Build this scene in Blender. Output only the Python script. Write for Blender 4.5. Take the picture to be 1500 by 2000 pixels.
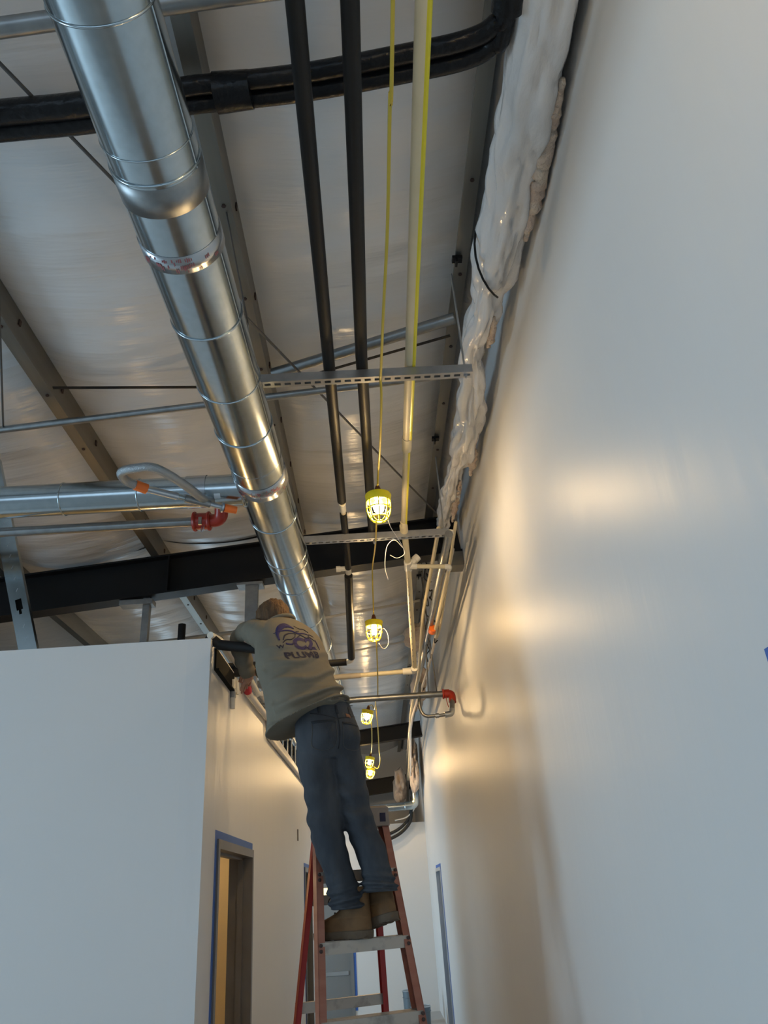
import bpy, bmesh, math, random
from mathutils import Vector as V, Matrix, noise
from mathutils.bvhtree import BVHTree
random.seed(7)
S = bpy.context.scene
COL = S.collection
PI = math.pi
for o in list(bpy.data.objects): bpy.data.objects.remove(o)

# ------------------------------------------------------------------ camera
cd = bpy.data.cameras.new('camera'); cam = bpy.data.objects.new('camera', cd); COL.objects.link(cam)
cd.sensor_fit = 'HORIZONTAL'; cd.sensor_width = 36.0; cd.lens = 1437.0/1500.0*36.0
cd.clip_start = 0.05; cd.clip_end = 200
fwd_c = V((744-750, 1742-1000, 1437.0)).normalized()          # corridor direction seen in the lens frame
up_c = V((545-750, -1780-1000, 1437.0)).normalized()
up_c = (up_c - fwd_c*up_c.dot(fwd_c)).normalized()
rt_c = (-up_c).cross(fwd_c)
rows = [rt_c, fwd_c, up_c]
m = Matrix.Identity(4)
for i in range(3):
    m[i][0] = rows[i].x; m[i][1] = -rows[i].y; m[i][2] = -rows[i].z
m[0][3], m[1][3], m[2][3] = 0.0, 0.0, 1.8
cam.matrix_world = m
S.camera = cam

# ------------------------------------------------------------------ world, daylight, exposure
w = bpy.data.worlds.new('world'); S.world = w; w.use_nodes = True
bg = w.node_tree.nodes['Background']; bg.inputs[0].default_value = (0.62, 0.78, 1.0, 1); bg.inputs[1].default_value = 1.0
def area(name, loc, rot, sx, sy, power, color):
    d = bpy.data.lights.new(name, 'AREA'); d.shape = 'RECTANGLE'; d.size = sx; d.size_y = sy; d.energy = power; d.color = color
    o = bpy.data.objects.new(name, d); COL.objects.link(o); o.location = loc; o.rotation_euler = rot
    return o
DAY = (0.55, 0.80, 1.0)
area('daylight_back', (-3.6, -6.95, 2.0), (PI/2, 0, 0), 8.4, 2.6, 48, DAY)       # fills the window openings of the back wall
area('daylight_side', (-8.95, 1.6, 1.9), (0, -PI/2, 0), 2.6, 3.2, 218, DAY)      # fills the window opening of the outer side wall
area('daylight_fill_far', (-3.38, 13.5, 1.5), (0, -PI/2, 0), 2.2, 2.6, 85, DAY)        # fill light added for the corridor end, set in an unseen window opening
S.view_settings.view_transform = 'Standard'; S.view_settings.look = 'None'
S.view_settings.gamma = 1.0; S.view_settings.exposure = 0.0; S.view_settings.use_curve_mapping = False

# ------------------------------------------------------------------ materials
MATS = {}
def mat(name, color, rough=0.5, metal=0.0, bump=None, var=None, spec=0.5, emit=None, coat=0.0):
    """bump=(scale xyz, strength, distance, detail); var=(scale, second colour, lo, hi)"""
    mt = bpy.data.materials.new(name); mt.use_nodes = True
    nt = mt.node_tree; b = nt.nodes['Principled BSDF']
    b.inputs['Base Color'].default_value = (*color, 1); b.inputs['Roughness'].default_value = rough
    b.inputs['Metallic'].default_value = metal; b.inputs['Specular IOR Level'].default_value = spec
    b.inputs['Coat Weight'].default_value = coat
    tc = nt.nodes.new('ShaderNodeTexCoord')
    if var:
        mp = nt.nodes.new('ShaderNodeMapping'); sc = var[0] if isinstance(var[0], tuple) else (var[0],)*3
        mp.inputs['Scale'].default_value = sc
        n = nt.nodes.new('ShaderNodeTexNoise'); n.inputs['Scale'].default_value = 1.0; n.inputs['Detail'].default_value = 5
        r = nt.nodes.new('ShaderNodeValToRGB'); r.color_ramp.elements[0].position = var[2]; r.color_ramp.elements[1].position = var[3]
        r.color_ramp.elements[0].color = (*color, 1); r.color_ramp.elements[1].color = (*var[1], 1)
        nt.links.new(tc.outputs['Object'], mp.inputs[0]); nt.links.new(mp.outputs[0], n.inputs['Vector'])
        nt.links.new(n.outputs['Fac'], r.inputs[0]); nt.links.new(r.outputs[0], b.inputs['Base Color'])
    if bump:
        mp = nt.nodes.new('ShaderNodeMapping'); sc = bump[0] if isinstance(bump[0], tuple) else (bump[0],)*3
        mp.inputs['Scale'].default_value = sc
        n = nt.nodes.new('ShaderNodeTexNoise'); n.inputs['Scale'].default_value = 1.0; n.inputs['Detail'].default_value = bump[3]
        bp = nt.nodes.new('ShaderNodeBump'); bp.inputs['Strength'].default_value = bump[1]; bp.inputs['Distance'].default_value = bump[2]
        nt.links.new(tc.outputs['Object'], mp.inputs[0]); nt.links.new(mp.outputs[0], n.inputs['Vector'])
        nt.links.new(n.outputs['Fac'], bp.inputs['Height']); nt.links.new(bp.outputs[0], b.inputs['Normal'])
    if emit:
        b.inputs['Emission Color'].default_value = (*emit[0], 1); b.inputs['Emission Strength'].default_value = emit[1]
    MATS[name] = mt
    return mt
mat('paint', (0.81, 0.805, 0.79), 0.41, spec=0.23, bump=((9, 9, 1.2), 0.22, 0.02, 3), var=(0.5, (0.78, 0.775, 0.765), 0.4, 0.65))
mat('paint_plain', (0.80, 0.79, 0.77), 0.45, bump=(120, 0.05, 0.002, 2))
mat('concrete', (0.52, 0.51, 0.49), 0.6, var=(1.4, (0.45, 0.44, 0.43), 0.35, 0.7), bump=(30, 0.2, 0.01, 4))
mat('vinyl', (0.73, 0.72, 0.71), 0.24, bump=((1.8, 17, 4), 0.30, 0.03, 3), var=((0.6, 1.1, 1), (0.70, 0.69, 0.68), 0.4, 0.7))
mat('vinyl_wrap', (0.76, 0.755, 0.75), 0.16, bump=((18, 9, 18), 0.5, 0.02, 4), var=(3.0, (0.68, 0.66, 0.64), 0.5, 0.75))
mat('fiberglass', (0.60, 0.47, 0.38), 0.95, bump=(60, 0.9, 0.02, 6), var=(9, (0.72, 0.62, 0.50), 0.4, 0.7))
mat('galv', (0.50, 0.565, 0.595), 0.19, 1.0, var=(26, (0.45, 0.51, 0.535), 0.35, 0.7))
mat('galv_dull', (0.36, 0.37, 0.37), 0.40, 1.0, var=(18, (0.29, 0.30, 0.30), 0.35, 0.7))
mat('purlin_steel', (0.27, 0.26, 0.23), 0.42, 0.85, var=((14, 1.2, 14), (0.22, 0.21, 0.19), 0.35, 0.7))
mat('strut_steel', (0.50, 0.51, 0.52), 0.36, 0.9, var=(20, (0.42, 0.43, 0.44), 0.35, 0.7))
mat('black_steel', (0.010, 0.010, 0.0105), 0.45, spec=0.25, bump=(20, 0.1, 0.005, 3))
mat('rod_steel', (0.14, 0.135, 0.13), 0.5, 0.7)
mat('foam_black', (0.015, 0.0145, 0.0145), 0.5, spec=0.3, bump=(60, 0.15, 0.004, 3))
mat('shiny_black', (0.008, 0.008, 0.009), 0.30, spec=0.3, bump=(30, 0.5, 0.01, 3))
mat('cpvc', (0.72, 0.64, 0.44), 0.40, spec=0.3, var=(9, (0.68, 0.60, 0.40), 0.4, 0.7))
mat('cpvc_white', (0.78, 0.75, 0.66), 0.35)
mat('stripe_yellow', (0.80, 0.70, 0.03), 0.4)
mat('print_black', (0.03, 0.03, 0.03), 0.5)
mat('fire_red', (0.42, 0.035, 0.018), 0.32, bump=(40, 0.2, 0.005, 3))
mat('red_plastic', (0.65, 0.03, 0.05), 0.35)
mat('orange_cap', (0.95, 0.20, 0.03), 0.4)
mat('braid', (0.42, 0.44, 0.45), 0.32, 0.9, bump=(260, 0.9, 0.004, 1))
mat('cord_yellow', (0.62, 0.46, 0.05), 0.45)
mat('cage_yellow', (0.95, 0.80, 0.02), 0.4, emit=None)
mat('socket_brown', (0.16, 0.05, 0.02), 0.5)
mat('bulb', (1, 0.9, 0.7), 0.4, emit=((1.0, 0.68, 0.34), 600.0))
mat('tie_white', (0.80, 0.74, 0.66), 0.5)
mat('door_frame', (0.17, 0.155, 0.14), 0.42, 0.0, var=(5, (0.14, 0.125, 0.11), 0.4, 0.7))
mat('door_grey', (0.20, 0.20, 0.195), 0.5)
mat('alu', (0.56, 0.60, 0.64), 0.3, 1.0)
mat('tape_blue', (0.055, 0.16, 0.52), 0.6, bump=(80, 0.2, 0.002, 3))
mat('alu_step', (0.46, 0.40, 0.34), 0.45, 0.6, var=(14, (0.26, 0.23, 0.20), 0.52, 0.72), bump=(40, 0.15, 0.004, 3))
mat('rail_front', (0.30, 0.105, 0.065), 0.5, var=((4, 4, 20), (0.36, 0.15, 0.10), 0.4, 0.7))
mat('rail_rear', (0.33, 0.022, 0.018), 0.45)
mat('cap_grey', (0.25, 0.20, 0.165), 0.6, var=(12, (0.21, 0.17, 0.14), 0.4, 0.7))
mat('rubber', (0.02, 0.02, 0.02), 0.7)
mat('bolt', (0.07, 0.045, 0.04), 0.5, 0.6)
mat('shirt', (0.195, 0.172, 0.130), 0.9, spec=0.2, bump=(300, 0.3, 0.002, 2), var=(5, (0.225, 0.20, 0.152), 0.35, 0.7))
mat('ink_purple', (0.036, 0.026, 0.105), 0.85)
mat('ink_dark', (0.022, 0.019, 0.042), 0.85)
mat('denim', (0.043, 0.049, 0.059), 0.92, spec=0.2, bump=((160, 160, 60), 0.4, 0.003, 3), var=((7, 7, 3), (0.088, 0.094, 0.104), 0.40, 0.75))
mat('denim_seam', (0.022, 0.025, 0.030), 0.9)
mat('denim_stitch', (0.065, 0.064, 0.062), 0.9)
mat('leather_patch', (0.20, 0.09, 0.045), 0.7)
mat('boot', (0.17, 0.088, 0.032), 0.75, var=(16, (0.11, 0.055, 0.02), 0.42, 0.75), bump=(60, 0.3, 0.004, 3))
mat('sole', (0.115, 0.080, 0.050), 0.8, bump=(50, 0.5, 0.006, 3))
mat('lace', (0.025, 0.02, 0.015), 0.8)
mat('skin', (0.52, 0.29, 0.20), 0.55)
mat('hair', (0.085, 0.042, 0.016), 0.75, bump=((70, 70, 30), 1.0, 0.012, 4), var=((40, 40, 14), (0.17, 0.09, 0.035), 0.4, 0.7))
mat('can_grey', (0.16, 0.20, 0.23), 0.4, 0.3)
mat('strap_tan', (0.42, 0.38, 0.31), 0.6)
mat('warm_lit_wall', (0.80, 0.66, 0.42), 0.6)  # warm lamplight of the near left room put into the wall colour
mat('glow_pane', (0.9, 0.8, 0.5), 0.4, emit=((1.0, 0.78, 0.36), 1.6))  # emission stands in for the lit room behind the far door
mat('glass_dark', (0.12, 0.18, 0.26), 0.12, 0.0)
mat('clear_tape', (0.50, 0.52, 0.54), 0.22, 0.8)
mat('tape_print', (0.40, 0.12, 0.13), 0.5)
mat('tag_paper', (0.75, 0.78, 0.8), 0.6)
mat('opening_shade', (0.012, 0.012, 0.012), 0.8, spec=0.1)  # shade inside the stud hole and the partition gap, put into the colour

# ------------------------------------------------------------------ mesh helpers
ORG = {}
class MB:
    def __init__(s): s.v = []; s.f = []
    def add(s, vs, fs):
        n = len(s.v); s.v += [V(p) for p in vs]; s.f += [tuple(i+n for i in f) for f in fs]; return s
    def box(s, lo, hi):
        x0, y0, z0 = lo; x1, y1, z1 = hi
        return s.add([(x0,y0,z0),(x1,y0,z0),(x1,y1,z0),(x0,y1,z0),(x0,y0,z1),(x1,y0,z1),(x1,y1,z1),(x0,y1,z1)],
                     [(0,3,2,1),(4,5,6,7),(0,1,5,4),(1,2,6,5),(2,3,7,6),(3,0,4,7)])
    def obox(s, c, ax, ay, az):
        """box with half-extent vectors ax, ay, az"""
        c = V(c); ax = V(ax); ay = V(ay); az = V(az)
        p = [c+ax*i+ay*j+az*k for k in (-1,1) for (i,j) in ((-1,-1),(1,-1),(1,1),(-1,1))]
        return s.add(p, [(0,3,2,1),(4,5,6,7),(0,1,5,4),(1,2,6,5),(2,3,7,6),(3,0,4,7)])
    def bar(s, a, b, side, w_, h_):
        """bar from a to b; side = width direction, w_, h_ full sizes"""
        a = V(a); b = V(b); d = (b-a); L = d.length; d.normalize(); sd = V(side); sd = (sd-d*sd.dot(d)).normalized(); up = d.cross(sd)
        return s.obox((a+b)/2, d*L/2, sd*w_/2, up*h_/2)
    def profile(s, a, b, side, pts, closed=False):
        """sweep an open 2-D profile (side, up) with thickness already in pts (closed loop) from a to b"""
        a = V(a); b = V(b); d = (b-a).normalized(); sd = V(side); sd = (sd-d*sd.dot(d)).normalized(); up = sd.cross(d); n = len(pts)
        if up.z < 0 and abs(up.z) > 0.3: up = -up
        vs = [p+sd*x+up*y for p in (a, b) for x, y in pts]
        fs = [(i, (i+1) % n, n+(i+1) % n, n+i) for i in range(n)]
        return s.add(vs, fs+[tuple(range(n)), tuple(range(2*n-1, n-1, -1))])
    def tube(s, pts, r, seg=12, caps=True):
        pts = [V(p) for p in pts]; n = len(pts)
        rs = r if isinstance(r, (list, tuple)) else [r]*n
        tg = []
        for i in range(n):
            t = (pts[min(i+1, n-1)]-pts[max(i-1, 0)])
            tg.append(t.normalized() if t.length > 1e-9 else V((0,0,1)))
        ref = V((0,0,1)) if abs(tg[0].z) < 0.9 else V((1,0,0))
        nx = (ref-tg[0]*ref.dot(tg[0])).normalized(); vs = []
        for i in range(n):
            nx = nx-tg[i]*nx.dot(tg[i]); nx.normalize(); ny = tg[i].cross(nx)
            for k in range(seg):
                a = 2*PI*k/seg; vs.append(pts[i]+(nx*math.cos(a)+ny*math.sin(a))*rs[i])
        fs = [(i*seg+k, i*seg+(k+1) % seg, (i+1)*seg+(k+1) % seg, (i+1)*seg+k) for i in range(n-1) for k in range(seg)]
        if caps: fs += [tuple(range(seg-1, -1, -1)), tuple(range((n-1)*seg, n*seg))]
        return s.add(vs, fs)
    def ring(s, c, axis, R, r, seg=32, sub=8):
        c = V(c); ax = V(axis).normalized(); ref = V((0,0,1)) if abs(ax.z) < 0.9 else V((1,0,0)); e1 = (ref-ax*ref.dot(ax)).normalized(); e2 = ax.cross(e1); vs = []
        for i in range(seg):
            a = 2*PI*i/seg; d = e1*math.cos(a)+e2*math.sin(a)
            for k in range(sub):
                b = 2*PI*k/sub; vs.append(c+d*(R+r*math.cos(b))+ax*r*math.sin(b))
        fs = [(i*sub+k, ((i+1) % seg)*sub+k, ((i+1) % seg)*sub+(k+1) % sub, i*sub+(k+1) % sub) for i in range(seg) for k in range(sub)]
        return s.add(vs, fs)
    def lathe(s, c, prof, seg=20, axis=(0,0,1)):
        """prof: list of (radius, height along axis)"""
        ax = V(axis).normalized(); return s.tube([V(c)+ax*h for _, h in prof], [max(r, 1e-4) for r, _ in prof], seg)
    def loft(s, rings, caps=True):
        n = len(rings[0]); b = len(s.v); vs = [p for r in rings for p in r]
        fs = [(i*n+k, i*n+(k+1) % n, (i+1)*n+(k+1) % n, (i+1)*n+k) for i in range(len(rings)-1) for k in range(n)]
        if caps: fs += [tuple(range(n-1, -1, -1)), tuple(range((len(rings)-1)*n, len(rings)*n))]
        return s.add(vs, fs)
    def build(s, name, material, parent=None, smooth=False, origin=None, fix=True):
        if parent is not None: org = ORG[parent.name]
        elif origin is not None: org = V(origin)
        else:
            xs = [p.x for p in s.v]; ys = [p.y for p in s.v]; zs = [p.z for p in s.v]
            org = V(((min(xs)+max(xs))/2, (min(ys)+max(ys))/2, min(zs)))
        me = bpy.data.meshes.new(name); me.from_pydata([p-org for p in s.v], [], s.f)
        if fix:
            bm = bmesh.new(); bm.from_mesh(me); bmesh.ops.recalc_face_normals(bm, faces=bm.faces); bm.to_mesh(me); bm.free()
        if smooth:
            me.polygons.foreach_set('use_smooth', [True]*len(me.polygons))
            if smooth != 'all': me.set_sharp_from_angle(angle=math.radians(40))
        me.materials.append(MATS[material])
        o = bpy.data.objects.new(name, me); COL.objects.link(o)
        if parent is not None: o.parent = parent
        else: o.location = org
        ORG[o.name] = org
        return o
def cat(pts, sub=6):
    """Catmull-Rom through pts"""
    P = [V(p) for p in pts]; P = [P[0]*2-P[1]]+P+[P[-1]*2-P[-2]]; out = []
    for i in range(1, len(P)-2):
        for k in range(sub):
            t = k/sub; a, b, c, d = P[i-1], P[i], P[i+1], P[i+2]
            out.append(0.5*((2*b)+(c-a)*t+(2*a-5*b+4*c-d)*t*t+(3*b-a-3*c+d)*t**3))
    return out+[P[-2]]
def bend(pts, r=0.05, k=5):
    """polyline with rounded corners"""
    P = [V(p) for p in pts]; out = [P[0]]
    for i in range(1, len(P)-1):
        a = (P[i-1]-P[i]); b = (P[i+1]-P[i]); ra = min(r, a.length*.45); rb = min(r, b.length*.45)
        s_ = P[i]+a.normalized()*ra; e = P[i]+b.normalized()*rb
        for j in range(k+1):
            t = j/k; out.append(s_*(1-t)**2+P[i]*2*t*(1-t)+e*t*t)
    return out+[P[-1]]
def tag(o, label, category, group=None):
    o['label'] = label; o['category'] = category
    if group: o['group'] = group
    return o
def thing(name, loc, label, category, group=None):
    o = bpy.data.objects.new(name, None); COL.objects.link(o); o.location = loc; o.empty_display_size = 0.1
    ORG[o.name] = V(loc); return tag(o, label, category, group)
def struct(o): o['kind'] = 'structure'; return o
def copy_tree(o, parent=None):
    c = o.copy(); COL.objects.link(c); c.parent = parent
    for ch in list(o.children): copy_tree(ch, c)
    return c

# ------------------------------------------------------------------ the setting
FL = -0.12; XR = 0.92; XL = -0.92; YF = 4.22; WT = 3.2
def zb(x): return 4.81+0.09*x                       # underside of the purlins: the roof climbs to the right
fl = struct(MB().box((-9.2, -7.2, FL-0.1), (1.2, 19.2, FL)).build('floor', 'concrete'))
fl['label'] = 'bare grey concrete floor'
rw = MB()                                            # right wall with the far doorway left open
D0, D1, DH = 12.33, 13.32, 2.08
rw.box((XR, -7.2, FL), (XR+0.16, D0, 5.2)).box((XR, D1, FL), (XR+0.16, 15.5, 5.2)).box((XR, D0, DH), (XR+0.16, D1, 5.2))
rw.box((XR, 15.5, FL), (XR+0.16, 19.2, 5.2))
rw = struct(rw.build('wall_right', 'paint')); rw['label'] = 'tall white painted wall along the right of the corridor'
lw = MB(); a0, a1, ah = 4.60, 5.90, 2.13; b0, b1 = 9.98, 10.95
T = 0.135
for y0, y1, z0, z1 in ((YF, a0, FL, WT), (a1, b0, FL, WT), (b1, 11.6, FL, WT), (a0, a1, ah, WT), (b0, b1, ah, WT)):
    lw.box((XL-T, y0, z0), (XL, y1, z1))
lw = struct(lw.build('wall_left', 'paint')); lw['label'] = 'white partition wall along the left of the corridor'
wf = struct(MB().box((-7.5, YF, FL), (XL-T, YF+0.13, WT)).build('wall_front', 'paint_plain')); wf['label'] = 'white partition facing the viewer at the lower left'
wfar = MB().box((-3.5, 15.5, FL), (-1.62, 15.62, 2.96)).box((-0.56, 15.5, FL), (XR, 15.62, 2.96)).box((-1.62, 15.5, 2.12), (-0.56, 15.62, 2.96))
wfar = struct(wfar.build('wall_far', 'paint_plain')); wfar['label'] = 'white wall closing the far end of the corridor'
struct(MB().box((-3.4, 7.4, FL), (XL-T, 7.52, WT)).build('wall_room_side', 'warm_lit_wall'))
rb = MB()
for y0, y1, z0, z1 in ((YF+0.13, 12.2, FL, WT), (14.8, 15.6, FL, WT), (12.2, 14.8, FL, 0.4), (12.2, 14.8, 2.6, WT)): rb.box((-3.5, y0, z0), (-3.4, y1, z1))
struct(rb.build('wall_room_back', 'paint_plain'))
fr = MB()
for bx in ((12.2, 12.25, 0.4, 2.6), (14.75, 14.8, 0.4, 2.6), (12.2, 14.8, 0.4, 0.45), (12.2, 14.8, 2.55, 2.6)):
    fr.box((-3.48, bx[0], bx[2]), (-3.44, bx[1], bx[3]))
struct(fr.build('window_5', 'alu'))  # unseen window added to bring fill light into the corridor end
struct(MB().box((-9.2, 19.1, FL), (1.2, 19.2, 5.3)).build('wall_end', 'paint_plain'))
bw = MB()                                            # back wall behind the viewer, three window openings
for x0, x1, z0, z1 in ((-9.2, 1.1, FL, 0.7), (-9.2, 1.1, 3.3, 5.3), (-9.2, -7.8, 0.7, 3.3), (-5.1, -4.9, 0.7, 3.3), (-2.3, -2.1, 0.7, 3.3), (0.6, 1.1, 0.7, 3.3)):
    bw.box((x0, -7.2, z0), (x1, -7.0, z1))
struct(bw.build('wall_back', 'paint_plain'))
ow = MB()
for y0, y1, z0, z1 in ((-7.2, 19.2, FL, 0.3), (-7.2, 19.2, 3.5, 5.3), (-7.2, 0.0, 0.3, 3.5), (3.2, 19.2, 0.3, 3.5)):
    ow.box((-9.2, y0, z0), (-9.0, y1, z1))
struct(ow.build('wall_outer', 'paint_plain'))
n = 0
for x0, x1 in ((-7.8, -5.1), (-4.9, -2.3), (-2.1, 0.6)):
    n += 1
    fr = MB()
    for bx in ((x0, x0+0.05, 0.7, 3.3), (x1-0.05, x1, 0.7, 3.3), (x0, x1, 0.7, 0.75), (x0, x1, 3.25, 3.3), ((x0+x1)/2-0.03, (x0+x1)/2+0.03, 0.7, 3.3)):
        fr.box((bx[0], -7.15, bx[2]), (bx[1], -7.05, bx[3]))
    struct(fr.build('window_%d' % n, 'alu'))
fr = MB()
for bx in ((0.0, 0.05, 0.3, 3.5), (3.15, 3.2, 0.3, 3.5), (0, 3.2, 0.3, 0.35), (0, 3.2, 3.45, 3.5), (1.57, 1.63, 0.3, 3.5)):
    fr.box((-9.15, bx[0], bx[2]), (-9.05, bx[1], bx[3]))
struct(fr.build('window_4', 'alu'))

# roof lining: quilted vinyl between purlins, each bay a sheet that sags and wrinkles
PX = [-8.6, -7.2, -5.85, -4.5, -3.16, -1.84, -0.53, 0.68]
ceil = bpy.data.objects.new('ceiling', None); COL.objects.link(ceil); ceil.location = (-3.5, 6, 5.0); ORG['ceiling'] = V((-3.5, 6, 5.0)); struct(ceil)
ceil['label'] = 'white vinyl roof insulation sagging between the purlins'
BY = [-7.0, 0.2, 6.2, 13.9, 19.1]
def sheet(x0, x1, y0, y1, nx, ny, seed):
    vs = []; fs = []
    for j in range(ny+1):
        y = y0+(y1-y0)*j/ny
        for i in range(nx+1):
            u = i/nx; x = x0+(x1-x0)*u
            sag = 0.15*math.sin(PI*u)**0.8*(0.75+0.45*noise.noise(V((seed, y*0.55, 0))))
            seam = 0.035*abs(math.sin(PI*(y+seed*0.37)/1.5+0.25*math.sin(3*u)))**0.35
            wr = 0.02*noise.noise(V((x*1.3+seed, y*4.5, 1)))+0.035*noise.noise(V((x*0.9, y*1.3, seed)))
            ww = 0.012*noise.noise(V((x*2.0+seed, y*13.0+2*math.sin(x*2), 4)))*max(0, noise.noise(V((x*0.8, y*0.6, seed+5)))+0.25)
            edge = min(1, 8*u, 8*(1-u))
            vs.append((x, y, zb(x)+0.185-sag+(wr+ww+seam-0.03)*edge))
    for j in range(ny):
        for i in range(nx):
            a = j*(nx+1)+i; fs.append((a, a+1, a+nx+2, a+nx+1))
    return vs, fs
edges = PX+[XR]
for i in range(len(edges)-1):
    for j in range(len(BY)-1):
        near = edges[i] > -4 and BY[j] >= 0 and BY[j] < 13
        vs, fs = sheet(edges[i], edges[i+1], BY[j], BY[j+1], 26 if near else 8, 150 if near else 16, i*3.1+j*1.7)
        b = MB(); b.add(vs, fs); b.build('insulation_sheet', 'vinyl', ceil, smooth='all')
struct(MB().add([(-9.2, -7.2, zb(-9.2)+0.26), (1.2, -7.2, zb(1.2)+0.26), (1.2, 19.2, zb(1.2)+0.26), (-9.2, 19.2, zb(-9.2)+0.26),
                 (-9.2, -7.2, zb(-9.2)+0.34), (1.2, -7.2, zb(1.2)+0.34), (1.2, 19.2, zb(1.2)+0.34), (-9.2, 19.2, zb(-9.2)+0.34)],
                [(0,3,2,1),(4,5,6,7),(0,1,5,4),(1,2,6,5),(2,3,7,6),(3,0,4,7)]).build('roof_deck', 'galv_dull'))

# purlins (Z section)
PL = ['far left roof purlin near the outer wall', 'second roof purlin in from the outer wall', 'third roof purlin in from the outer wall', 'roof purlin over the left rooms, outer one',
      'steel roof purlin at the left edge above the front partition', 'wide steel roof purlin crossing above the small branch duct', 'steel roof purlin with bolts just right of the big round duct', 'steel roof purlin beside the wrapped insulation along right wall']
for x, lb in zip(PX, PL):
    z = zb(x)
    t = thing('roof_purlin', (x, 6, z), lb, 'purlin', 'steel roof purlins')
    h = 0.19; k = 0.004; fw = 0.075
    MB().profile((x, -7, z), (x, 19.1, z), (1, 0, 0), [(-fw, 0.018), (-fw, 0), (0, 0), (0, h-k), (fw*.8, h-k), (fw*.8, h), (-k, h), (-k, k), (-fw+k, k), (-fw+k, 0.018)]).build('section', 'purlin_steel', t)
    if x > -3:
        for y in [0.6+0.62*i for i in range(20)]:
            MB().lathe((x-0.036, y, z-0.006), [(0.011, 0), (0.011, 0.008)], 6).build('bolt', 'bolt', t)
            MB().obox((x+0.004, y+0.1, z+0.11), (0.004, 0, 0), (0, 0.012, 0), (0, 0, 0.018)).build('bolt', 'bolt', t)

# rafters (black I beams following the roof)
def rafter(y, x0, x1, zbot, slope, dep, label, fw=0.16):
    t = thing('roof_rafter', ((x0+x1)/2, y, zbot+slope*(x0+x1)/2), label, 'beam', 'black steel roof rafters')
    def zz(x): return zbot+slope*x
    a = (x0, y, zz(x0)); b = (x1, y, zz(x1))
    MB().profile(a, b, (0, 1, 0), [(-fw/2, 0), (fw/2, 0), (fw/2, 0.016), (-fw/2, 0.016)]).build('bottom_flange', 'black_steel', t)
    MB().profile(a, b, (0, 1, 0), [(-fw/2, dep-0.016), (fw/2, dep-0.016), (fw/2, dep), (-fw/2, dep)]).build('top_flange', 'black_steel', t)
    MB().profile(a, b, (0, 1, 0), [(-0.006, 0.016), (0.006, 0.016), (0.006, dep-0.016), (-0.006, dep-0.016)]).build('web', 'black_steel', t)
    return t
r1 = rafter(6.2, -8.9, XR, 4.432, 0.09, 0.372, 'heavy black steel rafter crossing behind the worker and the first work light')
for x in (-1.75, 0.72):
    MB().box((x-0.006, 6.125, 4.45+0.09*x), (x+0.006, 6.195, 4.79+0.09*x)).build('stiffener', 'black_steel', r1)
MB().box((0.70, 6.12, 4.30+0.09*0.8), (XR-0.002, 6.28, 4.435+0.09*0.8)).build('end_bracket', 'purlin_steel', r1)
rafter(13.9, -3.4, XR, 4.21, 0.085, 0.27, 'black steel rafter deep in the corridor behind the third work light')
rafter(17.6, -3.4, XR, 3.75, 0.085, 0.32, 'farthest black steel beam above the end of the corridor')

# doors in the side walls, with painter's tape round the frames
def side_door(name, xw, sgn, y0, y1, zh, label, frame_mat, depth, tape=0.045, fw=0.05):
    t = bpy.data.objects.new(name, None); COL.objects.link(t); t.location = (xw, (y0+y1)/2, FL); ORG[t.name] = V((xw, (y0+y1)/2, FL)); struct(t); t['label'] = label
    out = xw+sgn*0.014; inn = xw-sgn*depth
    lo, hi = min(out, inn), max(out, inn)
    g = 0.0
    MB().box((lo, y0, FL), (hi, y0+fw, zh)).build('jamb', frame_mat, t)
    MB().box((lo, y1-fw, FL), (hi, y1, zh)).build('jamb', frame_mat, t)
    MB().box((lo, y0+fw, zh-fw), (hi, y1-fw, zh)).build('head', frame_mat, t)
    ms = (lo+hi)/2
    MB().box((ms-0.02, y1-fw-0.016, FL), (ms+0.02, y1-fw, zh-fw)).build('door_stop', frame_mat, t)
    MB().box((ms-0.02, y0+fw, FL), (ms+0.02, y0+fw+0.016, zh-fw)).build('door_stop', frame_mat, t)
    MB().box((ms-0.02, y0+fw, zh-fw-0.016), (ms+0.02, y1-fw, zh-fw)).build('door_stop', frame_mat, t)
    a, b = sorted((xw, xw+sgn*0.003))
    MB().box((a, y0-tape, FL), (b, y0, zh+tape)).build('tape_strip', 'tape_blue', t)
    MB().box((a, y1, FL), (b, y1+tape*0.5, zh)).build('tape_strip', 'tape_blue', t)
    MB().box((a, y0, zh), (b, y1, zh+tape)).build('tape_strip', 'tape_blue', t)
    return t
side_door('door_1', XL, 1, a0, a1, ah, 'near left doorway with dark grey metal frame edged in blue tape', 'door_frame', T+0.02)
side_door('door_2', XL, 1, b0, b1, ah, 'second left doorway behind the ladder edged in blue tape', 'door_frame', T+0.02)
d3 = side_door('door_3', XR, -1, D0, D1, DH, 'narrow looking metal doorway far along the right wall with blue tape', 'alu', 0.16)
MB().box((XR+0.07, D0+0.05, FL), (XR+0.11, D1-0.05, DH-0.05)).build('door_leaf', 'glass_dark', d3)
d4 = bpy.data.objects.new('door_4', None); COL.objects.link(d4); d4.location = (-1.09, 15.5, FL); ORG['door_4'] = V((-1.09, 15.5, FL)); struct(d4); d4['label'] = 'grey door in the far wall seen through the ladder'
MB().box((-1.56, 15.53, FL), (-0.62, 15.57, 2.06)).build('door_leaf', 'door_grey', d4)
MB().box((-1.62, 15.48, FL), (-1.56, 15.6, 2.12)).build('jamb', 'door_grey', d4)
MB().box((-0.62, 15.48, FL), (-0.56, 15.6, 2.12)).build('jamb', 'door_grey', d4)
MB().box((-1.56, 15.48, 2.06), (-0.62, 15.6, 2.12)).build('head', 'door_grey', d4)
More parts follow.
